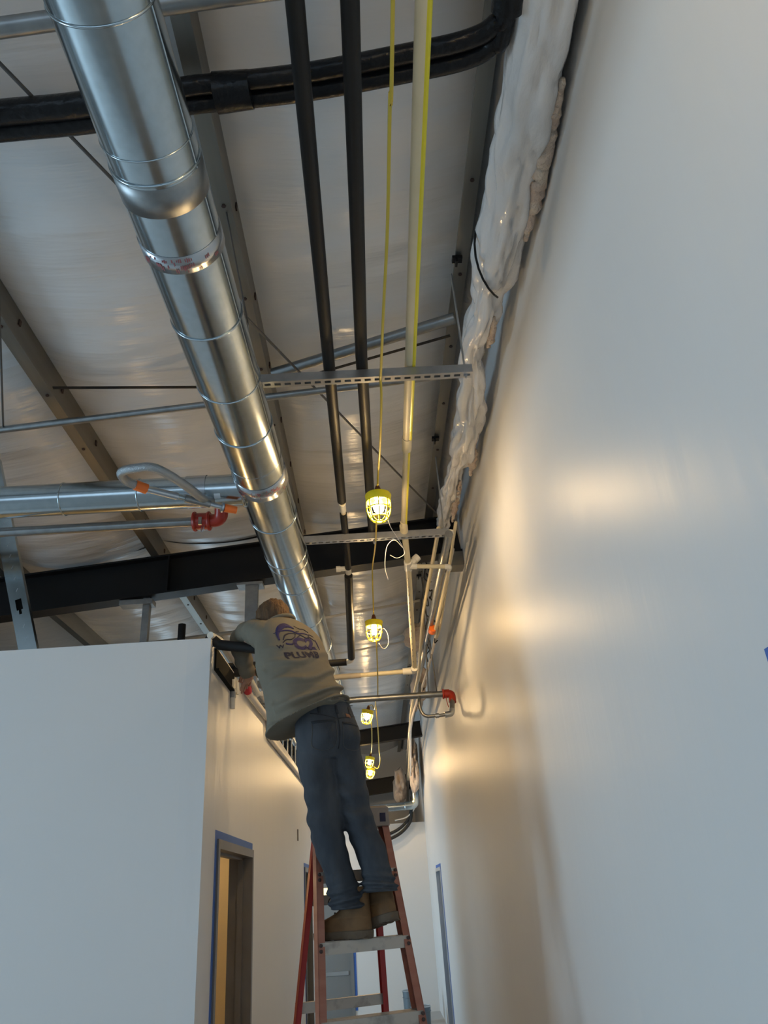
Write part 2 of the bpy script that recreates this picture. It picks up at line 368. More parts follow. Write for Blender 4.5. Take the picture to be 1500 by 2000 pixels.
MB().box((-0.56, 15.494, FL+0.1), (-0.515, 15.5, 2.16)).build('tape_strip', 'tape_blue', d4)
MB().box((-1.5, 15.522, 1.76), (-0.72, 15.532, 1.93)).build('lite', 'glow_pane', d4)
MB().box((-1.5, 15.515, 0.52), (-0.66, 15.53, 0.58)).build('rail', 'alu', d4)
MB().box((-1.5, 15.515, 1.70), (-0.66, 15.53, 1.74)).build('rail', 'door_frame', d4)
struct(MB().box((0.40, 15.488, FL), (XR, 15.5, FL+0.1)).build('baseboard_far', 'paint_plain'))
tag(MB().box((XL, 9.18, 2.38), (XL+0.012, 9.23, 2.5)).build('wall_box', 'door_frame'), 'small dark slot of a wall box above the second left doorway', 'wall box')
tag(MB().box((XR-0.004, 1.55, 2.18), (XR, 1.655, 2.24)).build('tape_scrap', 'tape_blue'), 'scrap of blue tape stuck on the right wall at the picture edge', 'tape')

# ------------------------------------------------------------------ ducts
def duct_x(y): return -0.642+0.021*y
DZ = 4.0; DR = 0.148
md = thing('round_duct', (duct_x(4), 4, DZ-DR), 'large round galvanized duct running the length of the ceiling', 'duct')
joints = [-3.0, -0.6, 1.13, 1.62, 1.95, 2.36, 2.80, 3.18, 3.66, 4.20, 4.78, 5.29, 6.1, 7.0, 8.2, 9.6]
for i in range(len(joints)-1):
    y0, y1 = joints[i], joints[i+1]
    r = DR+(0.0015 if i % 2 else 0)
    p = [(duct_x(y), y, DZ) for y in (y0, y0+0.02, (y0+y1)/2, y1-0.02, y1)]
    MB().tube(p, [r, r, r, r, r*0.994], 56, caps=(i in (0, len(joints)-2))).build('duct_section', 'galv', md, smooth='all')
for y in joints[1:-1]:
    MB().ring((duct_x(y), y, DZ), (0.021, 1, 0), DR+0.001, 0.0045, 56, 8).build('joint_bead', 'galv', md, smooth='all')
for y in (1.53, 3.5, 4.9):
    MB().ring((duct_x(y), y, DZ), (0.021, 1, 0), DR+0.0005, 0.003, 56, 6).build('joint_bead', 'galv', md, smooth='all')
def band(y, wid, r, material, nm='tape_band', par=md):
    MB().tube([(duct_x(y+q_*wid/2), y+q_*wid/2, DZ) for q_ in (-1.06, -1, 1, 1.06)], [DR-0.004, r, r, DR-0.004], 56, caps=False).build(nm, material, par, smooth='all')
    return par
band(1.69, 0.11, DR+0.004, 'galv_dull', 'sealant_band')
band(1.955, 0.075, DR+0.0055, 'clear_tape'); band(3.70, 0.13, DR+0.0065, 'clear_tape')
for yc, spread in ((1.955, 0.03), (3.70, 0.05)):
    mk = MB()
    for k in range(26):
        a = random.uniform(-2.6, -0.5)+0.0; yy = yc+random.uniform(-spread, spread)
        for q in range(random.randint(1, 3)):
            aa = a+q*0.045; R = DR+0.0075
            d = V((math.cos(aa), 0, math.sin(aa))); tt = V((-math.sin(aa), 0, math.cos(aa)))
            mk.obox(V((duct_x(yy), yy, DZ))+d*R, d*0.0006, tt*0.0016, V((0, random.uniform(0.004, 0.010), 0)))
    mk.build('tape_print', 'tape_print', md)['kind'] = 'stuff'
sk = MB()                                              # lengthwise lap seam
sk.tube([(duct_x(y)+DR*math.cos(-0.35), y, DZ+DR*math.sin(-0.35)) for y in (-3, 9.6)], 0.003, 6).build('lap_seam', 'galv', md)
bd = thing('branch_duct', (-3, 3.87, DZ-0.095), 'smaller horizontal galvanized branch duct joining the large duct from the left', 'duct')
bx = [-6.5, -4.0, -2.9, -1.75, -1.30, duct_x(3.87)-0.10]
for i in range(len(bx)-1):
    MB().tube([(bx[i], 3.87, DZ), (bx[i+1], 3.87, DZ)], 0.095+(0.001 if i % 2 else 0), 40, caps=(i == 0)).build('duct_section', 'galv', bd, smooth='all')
for x in bx[1:-1]:
    MB().ring((x, 3.87, DZ), (1, 0, 0), 0.096, 0.005, 40, 8).build('joint_bead', 'galv', bd, smooth='all')
MB().ring((duct_x(3.87)-0.118, 3.87, DZ), (1, 0, 0), 0.10, 0.012, 40, 8).build('collar', 'galv', bd, smooth='all')
MB().tube([(-1.02, 3.87, DZ), (-0.90, 3.87, DZ)], 0.0985, 40, caps=False).build('tape_band', 'clear_tape', bd, smooth='all')
MB().obox((-0.83, 3.805, DZ-0.072), (0.018, 0, 0), (0, 0.011, -0.011), (0, -0.001, -0.001)).build('paper_tag', 'tag_paper', bd)
for x in (-2.9, -4.0):
    MB().box((x-0.012, 3.868, DZ+0.09), (x+0.012, 3.872, zb(x)+0.1)).build('hanger_strap', 'galv_dull', bd)
for y in (0.0, 2.5, 5.6, 8.2):
    MB().box((duct_x(y)+DR-0.002, y-0.0125, DZ), (duct_x(y)+DR+0.001, y+0.0125, DZ+0.05)).build('hanger_strap', 'galv_dull', md)
    MB().tube([(duct_x(y)+DR, y, DZ+0.05), (PX[6]-0.03, y, zb(PX[6]))], 0.004, 6).build('hanger_wire', 'rod_steel', md)

# ------------------------------------------------------------------ slotted channel trapezes and their rods
def trapeze(y, x0, x1, z, label, slope=0.0):
    t = thing('strut_trapeze', ((x0+x1)/2, y, z), label, 'strut channel', 'slotted channel trapezes')
    h = 0.05; d = 0.05; k = 0.0035
    c = MB()
    c.box((x0, y-d/2, z), (x1, y-d/2+k, z+h)).box((x0, y+d/2-k, z), (x1, y+d/2, z+h))
    c.box((x0, y-d/2+k, z+h-k), (x1, y-d/2+0.014, z+h)).box((x0, y+d/2-0.014, z+h-k), (x1, y+d/2-k, z+h))
    c.box((x0, y-d/2+k, z), (x1, y-0.009, z+k)).box((x0, y+0.009, z), (x1, y+d/2-k, z+k))       # bottom face left and right of the slots
    x = x0; 
    while x < x1:
        c.box((x, y-0.009, z), (min(x+0.02, x1), y+0.009, z+k)); x += 0.052
    c.build('channel', 'strut_steel', t)
    for xr in (x1-0.035, x0+0.05):
        MB().tube([(xr, y, z-0.02), (xr, y, zb(xr)+0.02)], 0.0055, 8).build('threaded_rod', 'strut_steel', t)
        MB().lathe((xr, y, z-0.012), [(0.011, 0), (0.011, 0.012)], 6).build('nut', 'strut_steel', t)
        MB().lathe((xr, y, z+h), [(0.016, 0), (0.016, 0.004), (0.011, 0.004), (0.011, 0.014)], 10).build('nut', 'strut_steel', t)
    return t
s1 = trapeze(3.09, -0.63, 0.63, 4.17, 'near slotted steel channel carrying the black pipes and the striped pipe')
s2 = trapeze(5.05, -0.60, 0.67, 4.17, 'second slotted steel channel just above the first caged work light')
MB().lathe((0.685, 5.05, 4.195), [(0.022, -0.02), (0.024, 0), (0.018, 0.02)], 12, axis=(1, 0, 0)).build('end_cap', 'cpvc_white', s2)
MB().lathe((0.1, 5.05, 4.145), [(0.004, -0.012), (0.012, 0.0), (0.012, 0.02)], 8).build('bolt', 'strut_steel', s2)

# ------------------------------------------------------------------ black insulated pipes along the corridor
PZ = 4.255
p1 = thing('insulated_pipe', (-0.1, 2, PZ-0.03), 'left black foam pipe with a white coupling running over both channels', 'pipe')
MB().tube([(-0.098, -3, PZ), (-0.115, 3.0, PZ), (-0.12, 4.56, PZ)], 0.031, 20).build('foam_sleeve', 'foam_black', p1, smooth=True)
MB().tube([(-0.118, 4.5, PZ), (-0.116, 4.8, PZ)], 0.018, 16).build('bare_pipe', 'cpvc', p1, smooth=True)
MB().tube([(-0.118, 4.60, PZ), (-0.118, 4.71, PZ)], 0.024, 16).build('coupling', 'cpvc_white', p1, smooth=True)
MB().tube([(-0.118, 4.75, PZ), (-0.117, 5.2, PZ-0.02), (-0.117, 5.52, 4.15)], 0.026, 20).build('foam_sleeve', 'foam_black', p1, smooth=True)
tj = MB().tube([(-0.117, 5.48, 4.16), (-0.119, 5.62, 4.15)], 0.024, 16).tube([(-0.20, 5.53, 4.15), (-0.117, 5.53, 4.15)], 0.02, 14).tube([(-0.215, 5.53, 4.15), (-0.18, 5.53, 4.15)], 0.024, 14)
tj.build('tee', 'cpvc_white', p1, smooth=True)
p1b = thing('insulated_pipe', (-0.15, 6.5, 3.78), 'black foam pipe beyond the rafter ending at a white elbow', 'pipe')
MB().tube([(-0.12, 5.63, 4.13), (-0.155, 6.87, 3.80)], 0.034, 20).build('foam_sleeve', 'foam_black', p1b, smooth=True)
MB().tube(bend([(-0.155, 6.84, 3.81), (-0.157, 6.97, 3.79), (-0.28, 6.98, 3.79)], 0.05), 0.024, 14).build('elbow', 'cpvc_white', p1b, smooth=True)
MB().tube([(-0.205, 6.98, 3.79), (-1.6, 7.0, 3.79)], 0.034, 20).build('foam_sleeve', 'foam_black', p1b, smooth=True)
p2 = thing('insulated_pipe', (0.06, 2, PZ-0.03), 'right black foam pipe ending above the second channel', 'pipe')
MB().tube([(0.072, -3, PZ), (0.055, 3.0, PZ), (0.09, 5.15, PZ)], 0.031, 20).build('foam_sleeve', 'foam_black', p2, smooth=True)

# striped plastic pipe
yp = thing('striped_pipe', (0.3, 2, PZ-0.03), 'cream plastic pipe with a yellow stripe beside the hanging cord', 'pipe')
ZY = 4.25
def ypx(y): return 0.272+0.0115*y
MB().tube([(ypx(-3)-0.0, -3, ZY), (ypx(3.87), 3.87, ZY)], 0.026, 20).build('pipe_length', 'cpvc', yp, smooth=True)
MB().tube([(ypx(3.85), 3.85, ZY), (ypx(5.0), 5.0, ZY)], 0.022, 20).build('pipe_length', 'cpvc', yp, smooth=True)
MB().tube([(ypx(3.78), 3.78, ZY), (ypx(3.92), 3.92, ZY)], 0.030, 20).build('coupling', 'cpvc', yp, smooth=True)
MB().tube([(ypx(-3)+0.019, -3, ZY-0.0155), (ypx(3.78)+0.019, 3.78, ZY-0.0155)], 0.0105, 8).build('stripe', 'stripe_yellow', yp)
MB().tube([(ypx(3.93)+0.014, 3.93, ZY-0.0135), (ypx(5.0)+0.014, 5.0, ZY-0.0135)], 0.009, 8).build('stripe', 'stripe_yellow', yp)
cp = thing('plastic_pipe_run', (0.4, 6.5, 4.05), 'cream plastic pipe run with tee and elbow beyond the second channel', 'pipe')
A = V((0.33, 5.0, 4.22)); B = V((0.365, 5.43, 4.10)); C = V((0.470, 7.42, 3.78)); D = V((-1.4, 7.54, 3.78))
MB().tube([(0.325, 4.93, 4.245), A, B], 0.024, 16).build('pipe_length', 'cpvc', cp, smooth=True)
MB().tube([B, C], 0.024, 16).build('pipe_length', 'cpvc', cp, smooth=True)
MB().tube([C, (-0.11, 7.46, 3.78)], 0.023, 16).build('pipe_length', 'cpvc', cp, smooth=True)
MB().tube([(-0.08, 7.46, 3.78), D], 0.028, 16).build('pipe_length', 'strap_tan', cp, smooth=True)
MB().tube([(0.325, 4.97, 4.235), (0.335, 5.08, 4.205)], 0.031, 16).build('coupling', 'cpvc', cp, smooth=True)
MB().tube([B-V((0.004, 0.06, -0.012)), B+V((0.004, 0.07, -0.001))], 0.032, 16).tube([B, B+V((0.075, 0.0, 0.065))], 0.026, 14).tube([B+V((0.055, 0, 0.048)), B+V((0.085, 0, 0.074))], 0.032, 14).tube([B, B+V((0.07, 0, -0.01))], 0.024, 14).build('tee', 'cpvc_white', cp, smooth=True)
MB().tube(bend([C-V((0.006, 0.11, 0)), C, C-V((0.12, -0.006, 0))], 0.05), 0.034, 16).build('elbow', 'cpvc_white', cp, smooth=True)
MB().tube(bend([B+V((0.05, 0, -0.008)), (0.70, 5.47, 4.09), (0.70, 5.8, 4.10), (0.69, 7.2, 4.09)], 0.05), 0.017, 14).build('branch', 'cpvc', cp, smooth=True)
MB().tube(bend([(0.66, 5.469, 4.09), (0.70, 5.47, 4.09), (0.70, 5.52, 4.09)], 0.03), 0.022, 14).build('branch_elbow', 'cpvc_white', cp, smooth=True)
for y in [5.6+0.13*i for i in range(13)]:               # printed lettering too small to read: dark ticks
    q = B+(C-B)*((y-5.43)/(7.42-5.43))
    MB().obox(q+V((-0.010, 0, -0.0222)), (0.002, 0, -0.001), (0, 0.03, 0), (0, 0, 0.0012)).build('print_mark', 'print_black', cp)

# ------------------------------------------------------------------ lines under the roof
cb = thing('insulated_line_set', (-0.3, 1.75, 4.55), 'thick black wrapped line set crossing under the roof near the viewer', 'pipe')
path = [(-4.5, 2.05, 4.56), (-2.2, 1.93, 4.58), (-1.336, 1.884, 4.60), (-0.986, 1.862, 4.60), (-0.593, 1.814, 4.61), (-0.452, 1.809, 4.62), (-0.109, 1.781, 4.62), (0.29, 1.72, 4.62), (0.50, 1.68, 4.62), (0.60, 1.62, 4.61), (0.635, 1.5, 4.60), (0.635, 0.6, 4.60), (0.63, -2.0, 4.6)]
q = cat(path, 6)
MB().tube([p+V((0, 0.042, 0.005)) for p in q], [0.042 if p.x < -0.6 else 0.036 for p in q], 16).build('line', 'shiny_black', cb, smooth='all')
MB().tube([p+V((0, -0.036, 0.0)) for p in q], [0.048 if p.x < -0.6 else 0.036 for p in q], 16).build('line', 'shiny_black', cb, smooth='all')
MB().tube([(-0.47, 1.81, 4.615), (-0.33, 1.80, 4.615)], [0.075, 0.07], 18).build('tape_wrap', 'shiny_black', cb, smooth=True)
MB().tube([(0.635, 1.53, 4.60), (0.635, 1.38, 4.60)], 0.06, 18).build('coupling', 'shiny_black', cb, smooth=True)
MB().tube([(0.635, 1.42, 4.60), (0.635, 0.9, 4.60)], 0.068, 18).build('coupling', 'shiny_black', cb, smooth=True)
def rod(name, a, b, r, m_, label, category, seg=10, group=None):
    return tag(MB().tube([a, b], r, seg).build(name, m_, smooth=True), label, category, group)
rod('roof_conduit', (-4, 1.72, 4.42), (0.5, 1.40, 4.66), 0.034, 'galv_dull', 'grey conduit at the very top of the picture behind the big duct', 'conduit')
rod('brace_rod', (-2.3, -0.62, 4.55), (0.669, 5.784, 4.75), 0.008, 'rod_steel', 'long thin diagonal brace rod crossing above the pipes', 'rod')
rod('sprinkler_pipe', (-2.6, 3.91, 4.52), (0.60, 3.59, 4.56), 0.022, 'galv_dull', 'thin steel pipe crossing behind the near slotted channel', 'pipe')
tag(MB().bar((-1.80, 3.60, 4.62), (-0.55, 3.80, 4.70), (0, 1, 0), 0.022, 0.004).build('bridging_strap', 'black_steel'), 'flat black strap bridging purlins left of the big duct', 'strap')
tag(MB().bar((-0.53, 3.83, 4.72), (0.60, 3.42, 4.72), (0, 1, 0), 0.02, 0.004).build('bridging_strap', 'black_steel'), 'flat black strap bridging purlins above the near channel', 'strap')
rod('roof_strut', (-0.50, 3.76, 4.77), (0.63, 3.36, 4.80), 0.035, 'galv_dull', 'grey round roof strut above the near channel', 'strut')
rod('hanging_wire', (-1.27, 1.70, 4.55), (-2.2, 3.87, 4.53), 0.006, 'rod_steel', 'thin wire down the left picture edge', 'wire')
for y, k in ((8.35, 'nearest'), (9.9, 'middle'), (11.3, 'farthest')):
    tag(MB().bar((-0.5, y+0.06, zb(-0.5)-0.01), (0.66, y-0.05, zb(0.66)-0.01), (0, 1, 0), 0.075, 0.004).build('insulation_strap', 'strap_tan'),
        k+' of the tan straps holding up the insulation beyond the rafter', 'strap', 'insulation straps')

# diagonal steel stud at the left
st = thing('brace_stud', (-2.02, 4.30, WT), 'galvanized steel stud with a punched hole slanting up from the front partition', 'stud')
a = V((-2.02, 4.30, WT)); b = V((-2.50, 4.33, 4.60)); d = (b-a).normalized(); sd = V((1, 0, 0)); sd = (sd-d*sd.dot(d)).normalized(); nn = sd.cross(d); L = (b-a).length
hw = 0.052; h0, h1 = 0.30, 0.375
wb = MB()
def pl(u0, u1, s0, s1, n0=0.0, n1=0.0015):
    c = a+d*(u0+u1)/2+sd*(s0+s1)/2+nn*(n0+n1)/2
    wb.obox(c, d*(u1-u0)/2, sd*(s1-s0)/2, nn*(n1-n0)/2)
pl(0, h0-0.03, -hw, hw); pl(h1, L, -hw, hw); pl(h0, h1, -hw, -0.019); pl(h0, h1, 0.019, hw); pl(h0-0.03, h0, -hw, -0.008); pl(h0-0.03, h0, 0.008, hw)
sg = -1 if nn.y < 0 else 1
pl(0, L, -hw, -hw+0.0015, *sorted((0, sg*0.04))); pl(0, L, hw-0.0015, hw, *sorted((0, sg*0.04)))
wb.build('channel', 'galv', st)
for i in range(16):
    u = 0.1+i*0.085
    if h0-0.05 < u < h1+0.03: continue
    MB().obox(a+d*u+sd*0.004-nn*sg*0.001, (d*0.8+sd*0.6)*0.012, (sd*0.8-d*0.6)*0.0022, nn*0.001).build('emboss', 'alu', st)
MB().obox(a+d*(h0+h1)/2+nn*sg*0.03, d*0.06, sd*0.045, nn*0.001).build('hole_shade_plate', 'opening_shade', st)  # dark plate imitates the shade seen through the punched hole
tag(MB().box((-1.96, 6.17, WT), (-1.90, 6.23, 4.255)).build('post_stud', 'galv_dull'), 'slim steel post rising to the rafter above the partition', 'stud')
tag(MB().box((-2.16, 6.14, 4.19), (-1.87, 6.26, 4.235)).build('post_bracket', 'galv_dull'), 'short steel bracket under the rafter at the slim post', 'bracket')
hs = MB().box((-1.055, 6.15, WT), (-0.945, 6.153, 4.338)).box((-1.055, 6.153, WT), (-1.052, 6.21, 4.338)).box((-0.948, 6.153, WT), (-0.945, 6.21, 4.338))
tag(hs.build('post_stud', 'galv_dull'), 'wide steel stud standing behind the worker\'s head', 'stud')
tag(MB().box((-1.13, 6.13, 4.31), (-0.90, 6.27, 4.335)).build('post_bracket', 'galv_dull'), 'flat steel clip between rafter and the stud behind the head', 'bracket')
rod('vent_pipe', (-1.70, 6.55, FL), (-1.70, 6.55, 4.12), 0.036, 'foam_black', 'short black vertical pipe showing over the front partition', 'pipe')
rod('cross_bar', (-2.4, 6.7, 3.98), (-0.95, 6.6, 4.05), 0.02, 'strap_tan', 'olive bar behind the partition corner left of the worker', 'bar')

# ------------------------------------------------------------------ sprinkler drop with braided hose (left) and fire main
sp = thing('sprinkler_drop', (-1.0, 4.15, 3.86), 'steel pipe with red grooved fitting and braided hose under the branch duct', 'sprinkler pipe')
MB().tube([(-6.0, 4.12, 3.93), (-1.03, 4.16, 3.95)], 0.030, 20).build('pipe', 'galv_dull', sp, smooth=True)
rf = MB().tube([(-1.05, 4.16, 3.95), (-0.94, 4.155, 3.945)], 0.054, 20).ring((-1.04, 4.16, 3.95), (1, 0, 0), 0.053, 0.012, 24, 8).ring((-0.95, 4.155, 3.946), (1, 0, 0), 0.051, 0.012, 24, 8)
rf.tube(bend([(-0.97, 4.155, 3.946), (-0.87, 4.14, 3.94), (-0.86, 4.08, 4.02)], 0.06), 0.042, 18).build('red_fitting', 'fire_red', sp, smooth=True)
MB().box((-1.005, 4.10, 3.90), (-0.985, 4.115, 3.95)).build('bolt', 'alu', sp)
MB().tube(cat([(-0.985, 4.13, 3.905), (-0.988, 4.12, 3.86), (-0.975, 4.12, 3.865), (-0.972, 4.125, 3.905)], 4), 0.003, 6).build('wire_clip', 'alu', sp)
MB().tube([(-0.868, 4.09, 4.005), (-0.855, 4.04, 4.035)], 0.036, 16).build('collar', 'alu', sp, smooth=True)
hz = 3.86
hose = [(-0.866, 4.06, 4.02), (-0.868, 3.93, 3.97), (-0.885, 3.74, 3.87), (-0.95, 3.52, 3.85), (-1.06, 3.35, 3.86), (-1.17, 3.34, 3.86), (-1.245, 3.37, 3.86), (-1.25, 3.45, 3.86), (-1.215, 3.51, 3.86), (-1.17, 3.55, 3.855)]
MB().tube(cat(hose, 6), 0.025, 16).build('braided_hose', 'braid', sp, smooth='all')
MB().tube([(-1.215, 3.51, 3.86), (-1.165, 3.555, 3.856)], 0.029, 14).build('orange_ring', 'orange_cap', sp, smooth=True)
MB().tube([(-1.17, 3.55, 3.856), (-1.02, 3.655, 3.855)], [0.019, 0.022], 14).build('nipple', 'alu', sp, smooth=True)
MB().tube([(-1.02, 3.655, 3.855), (-0.985, 3.68, 3.855)], 0.014, 12).build('neck', 'galv', sp, smooth=True)
MB().tube([(-0.985, 3.68, 3.855), (-0.86, 3.76, 3.85)], 0.023, 14).build('reducer', 'galv_dull', sp, smooth=True)
MB().tube([(-0.86, 3.76, 3.85), (-0.79, 3.80, 3.845)], 0.014, 12).build('sprinkler_body', 'alu', sp, smooth=True)
MB().tube([(-0.80, 3.795, 3.846), (-0.79, 3.80, 3.845)], 0.03, 14).build('flange', 'alu', sp, smooth=True)
MB().tube([(-0.785, 3.803, 3.845), (-0.72, 3.835, 3.842)], [0.025, 0.022], 14).build('orange_cap', 'orange_cap', sp, smooth=True)

fm = thing('fire_main', (0.3, 7.8, 3.58), 'steel fire pipe with red elbow and drop beside the right wall', 'sprinkler pipe')
FZ = 3.615
MB().tube([(-1.6, 7.8, FZ-0.005), (0.80, 7.8, FZ)], 0.033, 20).build('pipe', 'galv_dull', fm, smooth=True)
MB().tube([(0.77, 7.8, FZ), (0.84, 7.8, FZ)], 0.046, 18).ring((0.775, 7.8, FZ), (1, 0, 0), 0.045, 0.010, 24, 8).tube(bend([(0.80, 7.8, FZ), (0.868, 7.8, FZ), (0.862, 7.76, FZ-0.10)], 0.05), 0.038, 16).build('red_elbow', 'fire_red', fm, smooth=True)
MB().tube([(0.862, 7.76, FZ-0.07), (0.84, 7.70, FZ-0.2)], 0.026, 14).build('drop', 'galv_dull', fm, smooth=True)
MB().tube(bend([(0.842, 7.705, FZ-0.185), (0.832, 7.69, FZ-0.235), (0.76, 7.69, FZ-0.24)], 0.03), 0.03, 14).build('drop_elbow', 'alu', fm, smooth=True)
MB().tube(cat([(0.77, 7.69, FZ-0.24), (0.66, 7.69, FZ-0.245), (0.56, 7.70, FZ-0.235), (0.515, 7.72, FZ-0.16), (0.52, 7.78, FZ-0.02), (0.56, 8.1, FZ+0.2)], 6), 0.018, 12).build('hose', 'galv_dull', fm, smooth='all')
MB().tube([(0.66, 7.69, FZ-0.245), (0.70, 7.69, FZ-0.244)], 0.025, 12).build('hose_collar', 'alu', fm, smooth=True)
MB().tube([(0.795, 7.76, FZ-0.03), (0.80, 7.73, FZ-0.10), (0.81, 7.72, FZ-0.16)], 0.004, 6).build('cable', 'fire_red', fm)
for x in (0.62, 0.71):
    MB().tube([(x, 7.8, FZ+0.03), (0.66 if x < 0.65 else 0.645, 7.6, zb(0.65)+0.05)], 0.006, 8).build('hanger_rod', 'rod_steel', fm)
MB().tube([(0.58, 7.8, FZ), (0.65, 7.8, FZ)], 0.037, 16).build('hanger_clamp', 'galv_dull', fm, smooth=True)

# ------------------------------------------------------------------ conduits along the right wall
tag(MB().tube([(0.66, 4.98, 4.15), (0.645, 7.25, 4.15), (0.615, 9.3, 4.15), (0.62, 12.2, 4.12), (0.66, 15.2, 3.95), (0.70, 17.4, 3.55)], 0.031, 16).build('grey_conduit', 'galv_dull', smooth=True), 'thick dark grey conduit along the right wall', 'conduit')
tag(MB().tube(cat([(0.60, 5.08, 4.25), (0.60, 6.0, 4.28), (0.57, 7.0, 4.2), (0.585, 8.5, 4.06), (0.56, 9.4, 4.0), (0.56, 10.7, 3.98), (0.63, 13.0, 3.98), (0.66, 15.3, 3.72)], 6), 0.017, 10).build('cream_conduit', 'cpvc', smooth='all'), 'cream flexible conduit left of the thick grey conduit', 'conduit')
tag(MB().tube(cat([(0.76, 5.6, 4.30), (0.74, 6.6, 4.22), (0.70, 7.6, 4.06), (0.66, 8.6, 4.0), (0.60, 9.8, 3.96), (0.58, 11.0, 3.95), (0.65, 13.2, 3.93), (0.70, 15.3, 3.6)], 6), 0.015, 10).build('cream_conduit', 'tie_white', smooth='all'), 'pale flexible conduit nearest the right wall', 'conduit')
tag(MB().tube(cat([(0.74, 5.1, 4.3), (0.755, 6.2, 4.25), (0.74, 7.1, 4.12), (0.71, 7.5, 4.09)], 6), 0.013, 10).build('thin_conduit', 'cpvc', smooth='all'), 'thin cream conduit close to the right wall by the rafter', 'conduit')
for k, (x0, y0, x1, y1, z0, z1, lb) in enumerate(((0.60, 6.3, 0.66, 7.9, 4.70, 4.02, 'upper black cable tangle hanging by the grey conduit'), (0.63, 6.6, 0.72, 7.4, 4.55, 4.05, 'knotted dark cable between grey conduit and right wall'))):
    pts = []
    for i in range(24):
        t_ = i/23; pts.append((x0+(x1-x0)*t_+0.02*math.sin(i*1.9+k), y0+(y1-y0)*t_, z0+(z1-z0)*t_+0.03*math.sin(i*2.7+k*2)))
    tag(MB().tube(cat(pts, 3), 0.006, 6).build('cable', 'rubber', smooth='all'), lb, 'cable')
tag(MB().tube([(0.665, 7.05, 4.10), (0.66, 7.13, 4.09)], 0.038, 12).build('conduit_clamp', 'orange_cap', smooth=True), 'small orange clamp on the grey conduit', 'clamp')
rod('hanger_rod', (0.585, 6.7, zb(0.58)), (0.66, 7.6, 3.95), 0.005, 'rod_steel', 'slanting thin hanger rod beside the cable tangle', 'rod', 6)
for y, lb in ((2.95, 'black clip on the right purlin near the wrapped insulation'), (4.75, 'black clip on the right purlin above the second channel'), (6.9, 'first black clip on the right purlin beyond the rafter'), (7.5, 'second black clip on the right purlin beyond the rafter')):
    tag(MB().box((0.585, y-0.02, zb(0.6)-0.022), (0.64, y+0.02, zb(0.6)-0.002)).box((0.60, y-0.02, zb(0.6)-0.05), (0.612, y+0.02, zb(0.6)-0.02)).build('beam_clip', 'black_steel'), lb, 'clip')

# wrapped insulation hanging along the right wall
ib = MB(); rings = []
prof = [(0.2, 0.77, 4.66, 0.13, 0.13), (1.0, 0.78, 4.66, 0.13, 0.14), (1.5, 0.79, 4.65, 0.125, 0.14), (2.0, 0.79, 4.64, 0.125, 0.14), (2.5, 0.775, 4.64, 0.105, 0.125), (2.85, 0.77, 4.63, 0.10, 0.11), (2.95, 0.76, 4.65, 0.075, 0.085), (3.1, 0.76, 4.63, 0.085, 0.09), (3.28, 0.735, 4.63, 0.08, 0.085), (3.42, 0.72, 4.64, 0.062, 0.07), (3.8, 0.76, 4.62, 0.085, 0.085), (4.3, 0.785, 4.63, 0.10, 0.09), (4.7, 0.785, 4.64, 0.09, 0.08), (4.82, 0.755, 4.66, 0.055, 0.06), (5.2, 0.75, 4.66, 0.07, 0.07), (5.6, 0.745, 4.70, 0.06, 0.07), (6.05, 0.76, 4.72, 0.07, 0.07)]
def lerp_prof(y):
    for p, q_ in zip(prof, prof[1:]):
        if p[0] <= y <= q_[0]:
            t_ = (y-p[0])/(q_[0]-p[0]); return [p[i]+(q_[i]-p[i])*t_ for i in range(5)]
NS = 44; yy = 0.2
while yy <= 6.05:
    _, cx, cz, hx, hz_ = lerp_prof(min(yy, 6.04)); ring_ = []
    for k in range(NS):
        an = 2*PI*k/NS; dx, dz = math.cos(an), math.sin(an)
        e = 1/((abs(dx)**2.6+abs(dz)**2.6)**(1/2.6))
        n_ = 0.042*noise.noise(V((dx*1.5, yy*2.2, dz*1.5)))+0.024*noise.noise(V((dx*4, yy*6, dz*4+3)))-0.030*(1-abs(noise.noise(V((dx*3+yy, yy*2.4, dz*3+9)))))**6
        ring_.append(V((min(cx+dx*(hx*e+n_), XR-0.004), yy, min(cz+dz*(hz_*e+n_), zb(cx)+0.03))))
    rings.append(ring_); yy += 0.03
it = thing('insulation_bundle', (0.78, 3, 4.52), 'wrinkled white vinyl wrapped insulation bulging along the top of the right wall', 'insulation')
ib.loft(rings).build('vinyl_wrap', 'vinyl_wrap', it, smooth='all')
for (y0, y1, x, z, r) in ((1.75, 2.55, 0.875, 4.54, 0.042), (3.1, 3.35, 0.80, 4.56, 0.03), (4.5, 4.85, 0.86, 4.58, 0.035), (5.0, 5.7, 0.80, 4.61, 0.03)):
    pts = []; rs = []
    nseg = int((y1-y0)/0.02)
    for i in range(nseg+1):
        t_ = i/nseg; pts.append((x+0.014*noise.noise(V((i*0.6, y0, 1))), y0+(y1-y0)*t_, z+0.02*noise.noise(V((i*0.5, y0, 7)))-0.0)); rs.append(max(0.004, r*math.sin(PI*min(max(t_, 0.06), 0.94))**0.5*(0.8+0.5*noise.noise(V((i*0.8, 3, y0))))))
    MB().tube([(min(p[0], XR-0.005-r_), p[1], p[2]) for p, r_ in zip(pts, rs)], rs, 10).build('torn_edge', 'fiberglass', it, smooth='all')
MB().tube([(lambda c, an: (min(c[1]+math.cos(an)*(c[3]+0.022), XR-0.01), c[0], c[2]+math.sin(an)*(c[4]+0.022)))(lerp_prof(2.60+0.045*k), PI+0.3*k-0.3) for k in range(8)], 0.006, 6).build('tie_cord', 'black_steel', it)
